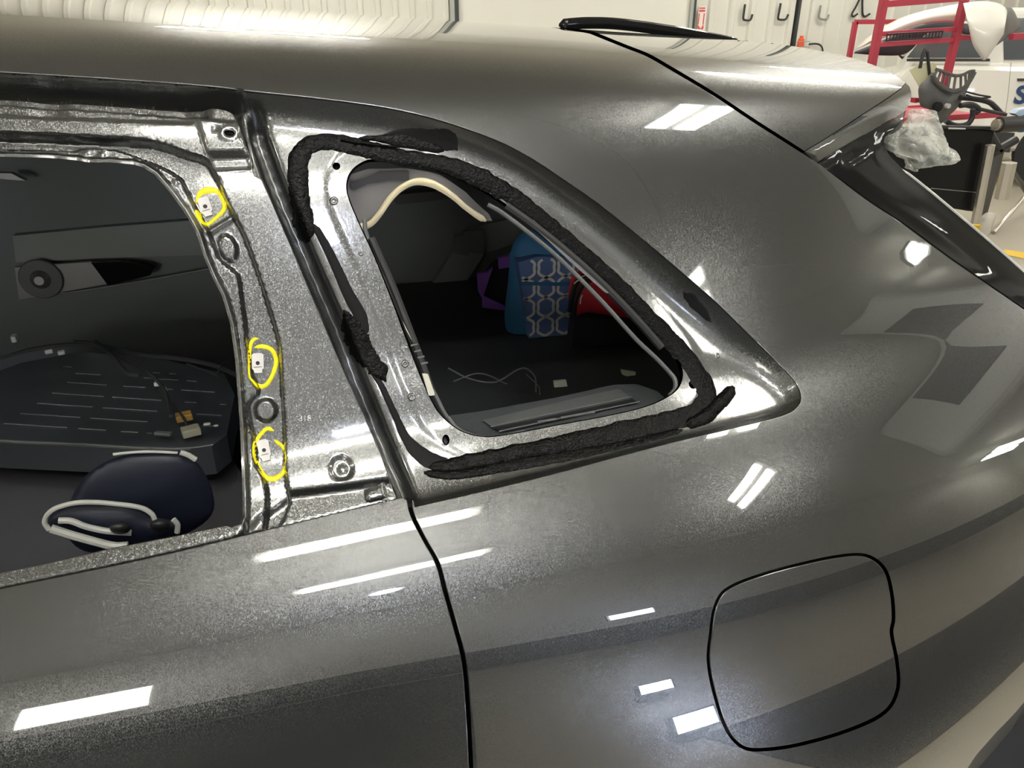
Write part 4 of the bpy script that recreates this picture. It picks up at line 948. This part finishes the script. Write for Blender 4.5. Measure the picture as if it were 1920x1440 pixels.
tpx = at_y((1857, 272), Yp-.06)[0]
rod(at_y((1829, 418), Yp-.06)[0], tpx, .035, STL, 'front_post', st)
rod(at_y((1872, 280), Ys)[0], np.array([at_y((1872, 280), Ys)[0][0], Ys, .02]), .05, mat('dark steel', (.12, .115, .11), .4, .8), 'main_post', st)
rod(at_y((1893, 305), Ys)[0], at_y((1878, 372), Ys)[0], .06, STL, 'side_plate', st)
c0 = at_y((1893, 312), Ys)[0]
lg = at_z((1862, 439), 0)[0]; far_end = at_y((1935, 352), Ys+.2)[0]
rod(lg+[0, 0, .015], far_end, .016, STL, 'leg', st); rod(c0, at_z((1945, 395), 0)[0]+[0, 0, .015], .022, mat('dark steel', (.12, .115, .11), .4, .8), 'leg', st); rod(np.array([at_y((1872, 280), Ys)[0][0], Ys, .08]), lg+[0, 0, .015], .016, STL, 'leg', st)
rod(at_y((1860, 288), Ys-.1)[0], at_y((1905, 262), Ys-.1)[0], .035, BLK, 'clamp_arm', st); rod(at_y((1855, 250), Ys-.1)[0], at_y((1874, 285), Ys-.1)[0], .035, BLK, 'clamp_arm', st)
tg = at_y((1832, 428), Yp-.1)[0]
# polisher on top of the stand
po = empty('power_polisher', at_y((1893, 250), Yp-.1)[0], 'black power polisher with a blue end cap resting on the panel stand', 'tool')
a = at_y((1872, 234), Yp-.1)[0]; b = at_y((1913, 232), Yp-.1)[0]
MB().tube([a, b], .055, 16).build('motor_body', BLK, po, True); MB().tube([b, b+[.12, 0, 0]], .06, 16).build('end_cap', mat('blue plastic', (.03, .14, .40), .4), po, True)
MB().tube([a-[.03, 0, 0], a+[.01, 0, 0]], .04, 12).build('chuck', STL, po, True); MB().prism(at_y([(1903, 213), (1912, 206), (1930, 202), (1930, 218), (1910, 218)], Yp-.1), (0, .06, 0)).build('dust_cover', mat('pale blue plastic', (.45, .55, .68), .5), po)
# yellow floor line, litter
YL = mat('yellow floor paint', (.75, .50, .05), .5)
for k, (q, lb) in enumerate((([(1872, 330), (1990, 322), (1990, 330), (1866, 338)], 'yellow painted floor line behind the panel stand'), ([(1884, 468), (1950, 478), (1950, 492), (1878, 476)], 'yellow painted floor line close behind the SUV'))):
    V = at_z(q, .002); t = MB().prism(V, (0, 0, .002)).build('floor_line', YL); tag(t, lb, 'floor marking')
yb_ = MB().box(at_z((1834, 431), .05)[0]-[.05, 0, 0], (.10, .08, .10)).build('yellow_block', mat('yellow plastic block', (.75, .55, .03), .5)); tag(yb_, 'small yellow block on the floor by the stand post', 'block')
CLR = mat('clear plastic film', (.75, .73, .68), .25, alpha=.45, bump=.6, bscale=25)
fl_ = pillow('plastic_film', [(1842, 440), (1838, 410), (1852, 398), (1868, 402), (1862, 420), (1855, 440)], lambda p: at_y(p, Ys-.35), (0, -1, 0), .03, CLR, None, 6); tag(fl_, 'crumpled clear plastic film hanging at the foot of the stand', 'plastic film')

# ---- crumpled clear bag tied at the SUV tail
mb = bpy.data.materials.new('crinkled clear bag'); mb.use_nodes = True; nt = mb.node_tree; b = nt.nodes['Principled BSDF']
b.inputs['Base Color'].default_value = (.75, .75, .68, 1); b.inputs['Roughness'].default_value = .06; b.inputs['Alpha'].default_value = .40; b.inputs['Specular IOR Level'].default_value = .9
n_ = nt.nodes.new('ShaderNodeTexNoise'); n_.inputs['Scale'].default_value = 26; n_.inputs['Detail'].default_value = 4; n_.inputs['Distortion'].default_value = 1.6
tc_ = nt.nodes.new('ShaderNodeTexCoord'); nt.links.new(tc_.outputs['Object'], n_.inputs['Vector'])
bp2 = nt.nodes.new('ShaderNodeBump'); bp2.inputs['Strength'].default_value = .8; bp2.inputs['Distance'].default_value = .02
nt.links.new(n_.outputs['Fac'], bp2.inputs['Height']); nt.links.new(bp2.outputs['Normal'], b.inputs['Normal'])
Yg = .56
bg = pillow('plastic_bag', [(1657, 256), (1672, 240), (1695, 221), (1720, 203), (1741, 208), (1754, 230), (1764, 252), (1770, 275), (1775, 302), (1742, 314), (1712, 322), (1700, 311), (1694, 300), (1672, 286), (1659, 270)], lambda p: at_y(p, Yg), (-.3, -1, 0), .05, mb, None, 3.5, .45)
for v in bg.data.vertices:
    q = v.co*55; v.co += Vector((.3*noise.noise(q), 1.7*noise.noise(q+Vector((9, 3, 1))), .3*noise.noise(q+Vector((2, 7, 5)))))*.012+Vector((0, noise.noise(v.co*18)*.03, 0))
bg.data.polygons.foreach_set('use_smooth', [False]*len(bg.data.polygons))
tag(bg, 'crumpled clear plastic bag wrapped over the SUV tail corner', 'plastic bag')

# ================================================================== lamps added behind the camera for the paint to mirror
wlmp = empty('added_wall_light', (-2.35, Y0+.05, 1.5), 'unseen light panel added on the near wall for the bar mirrored in the SUV door', 'wall light')  # added for the bar of light mirrored in the door skin
MB().box((-2.35, Y0+.03, 2.2), (1.2, .06, 1.4)).build('housing', FIXW, wlmp); MB().box((-2.35, Y0+.065, 2.2), (1.05, .012, 1.2)).build('diffuser', mat('lit wall diffuser', (1, 1, 1), .5, emit=WARM, est=11), wlmp)
COOL = mat('cool LED face', (1, 1, 1), .5, emit=(.70, .79, 1.0), est=38)
def led(base, pole, heads, label):
    r = empty('added_led_light', base, label, 'work light'); b = np.array(base, float)
    MB().disc(b+[0, 0, .0], (0, 0, 1), .09, .012, 24).build('foot', BLK, r, True)
    MB().tube([b+[0, 0, .01], b+[0, 0, pole]], .006, 8).build('pole', BLK, r, True)
    for (dx, dy, z, w_, h_, tilt) in heads:
        Rm = Matrix.Rotation(tilt, 3, 'X'); c = b+[dx, dy, z]; d = np.array(Rm@Vector((0, 1, 0)))
        bevel(MB().box(c, (w_+.03, .05, h_+.03), Rm).build('lamp_head', BLK, r), .006); MB().box(c+d*.027, (w_, .006, h_), Rm).build('lamp_face', COOL, r)
led((1.08, -1.66, 0), .14, [(0, .03, .14, .17, .10, .5)], 'unseen small LED lamp added on the aisle floor for a bluish reflection in the SUV')  # unseen lamp, added for a bluish reflection on the quarter panel
wl2 = empty('added_wall_lamp', (3.1, Y0+.03, 1.55), 'unseen cool LED panel added on the near wall for a bluish reflection by the fuel door', 'wall light')  # unseen panel, added for the upper bluish reflection
MB().box((3.1, Y0+.03, 1.70), (.80, .05, .34)).build('housing', FIXW, wl2); MB().box((3.1, Y0+.06, 1.70), (.72, .012, .27)).build('diffuser', COOL, wl2)
led((.98, -1.02, 0), .05, [(0, .03, .11, .17, .11, .7)], 'unseen small LED lamp added on the floor close to the SUV for a bluish reflection')  # unseen lamp, added for the lowest bluish reflection

sl = empty('added_ceiling_spot', (.5, -4.8, CEIL-.02), 'unseen cool LED spot added on the shop ceiling for the glow on the SUV door', 'ceiling light')  # unseen spot, added for the cool glow on the door shoulder
MB().disc((.5, -4.8, CEIL-.02), (0, 0, 1), .16, .12, 24).build('housing', FIXW, sl, True)
MB().disc((.5, -4.8, CEIL-.035), (0, 0, 1), .13, .014, 24).build('led_face', mat('bright cool LED', (1, 1, 1), .5, emit=(.80, .84, 1.0), est=260), sl)
mt_ = MB().prism([(-5, -1.05, 0), (.28, -1.05, 0), (1.05, -6.4, 0), (-5, -6.4, 0)], (0, 0, .012)).build('reflection_mat', mat('black rubber matting', (.018, .018, .019), .6, bump=.3, bscale=40)); tag(mt_, 'unseen black mat added in the aisle to darken the reflection in the SUV door', 'mat')  # unseen mat, added so the door mirrors a dark floor
# unseen white box with a dark front, added to mirror in the rear pillar
uh = empty('reflection_box', (6.2, -.9, 3.3), 'unseen white box with a dark front added under the ceiling for a reflection in the SUV pillar', 'heater')
bevel(MB().box((6.6, -.75, 4.0), (.8, 3.3, 1.9)).build('housing', FIXW, uh), .25, 4)
bevel(MB().box((6.19, -.7, 4.25), (.03, 1.25, 1.0)).build('louvre', BLK, uh), .012)
for dy in (-.6, .6): MB().tube([(6.6, -.9+dy, 4.9), (6.6, -.9+dy, 5.12)], .015, 6).build('hanger', STL, uh)

# unseen twin tube drop light, added for the twin highlight on the shoulder
dlp = empty('added_drop_light', (1.0, -.29, 1.53), 'unseen twin tube lamp added beside the SUV rear corner for a highlight on its shoulder', 'work light')
bevel(MB().box((1.0, -.29, 1.61), (.02, .25, .13)).build('housing', FIXW, dlp), .006)
for dz in (-.033, .033): MB().box((.988, -.29, 1.61+dz), (.008, .21, .036)).build('tube', mat('lit drop light tube', (1, 1, 1), .5, emit=WARM, est=22), dlp)
MB().tube([(1.0, -.29, 1.67), (1.0, -.29, 5.12)], .0010, 6).build('cord', BLK, dlp)

m2_ = MB().prism([(1.0, -.95, 0), (1.25, -.12, 0), (4.2, .1, 0), (4.2, -.75, 0)], (0, 0, .012)).build('reflection_mat', MATS['black rubber matting']); tag(m2_, 'unseen narrow black mat added along the SUV rear wheel to darken its reflection', 'mat')  # unseen mat, added to darken the floor mirrored in the rear quarter
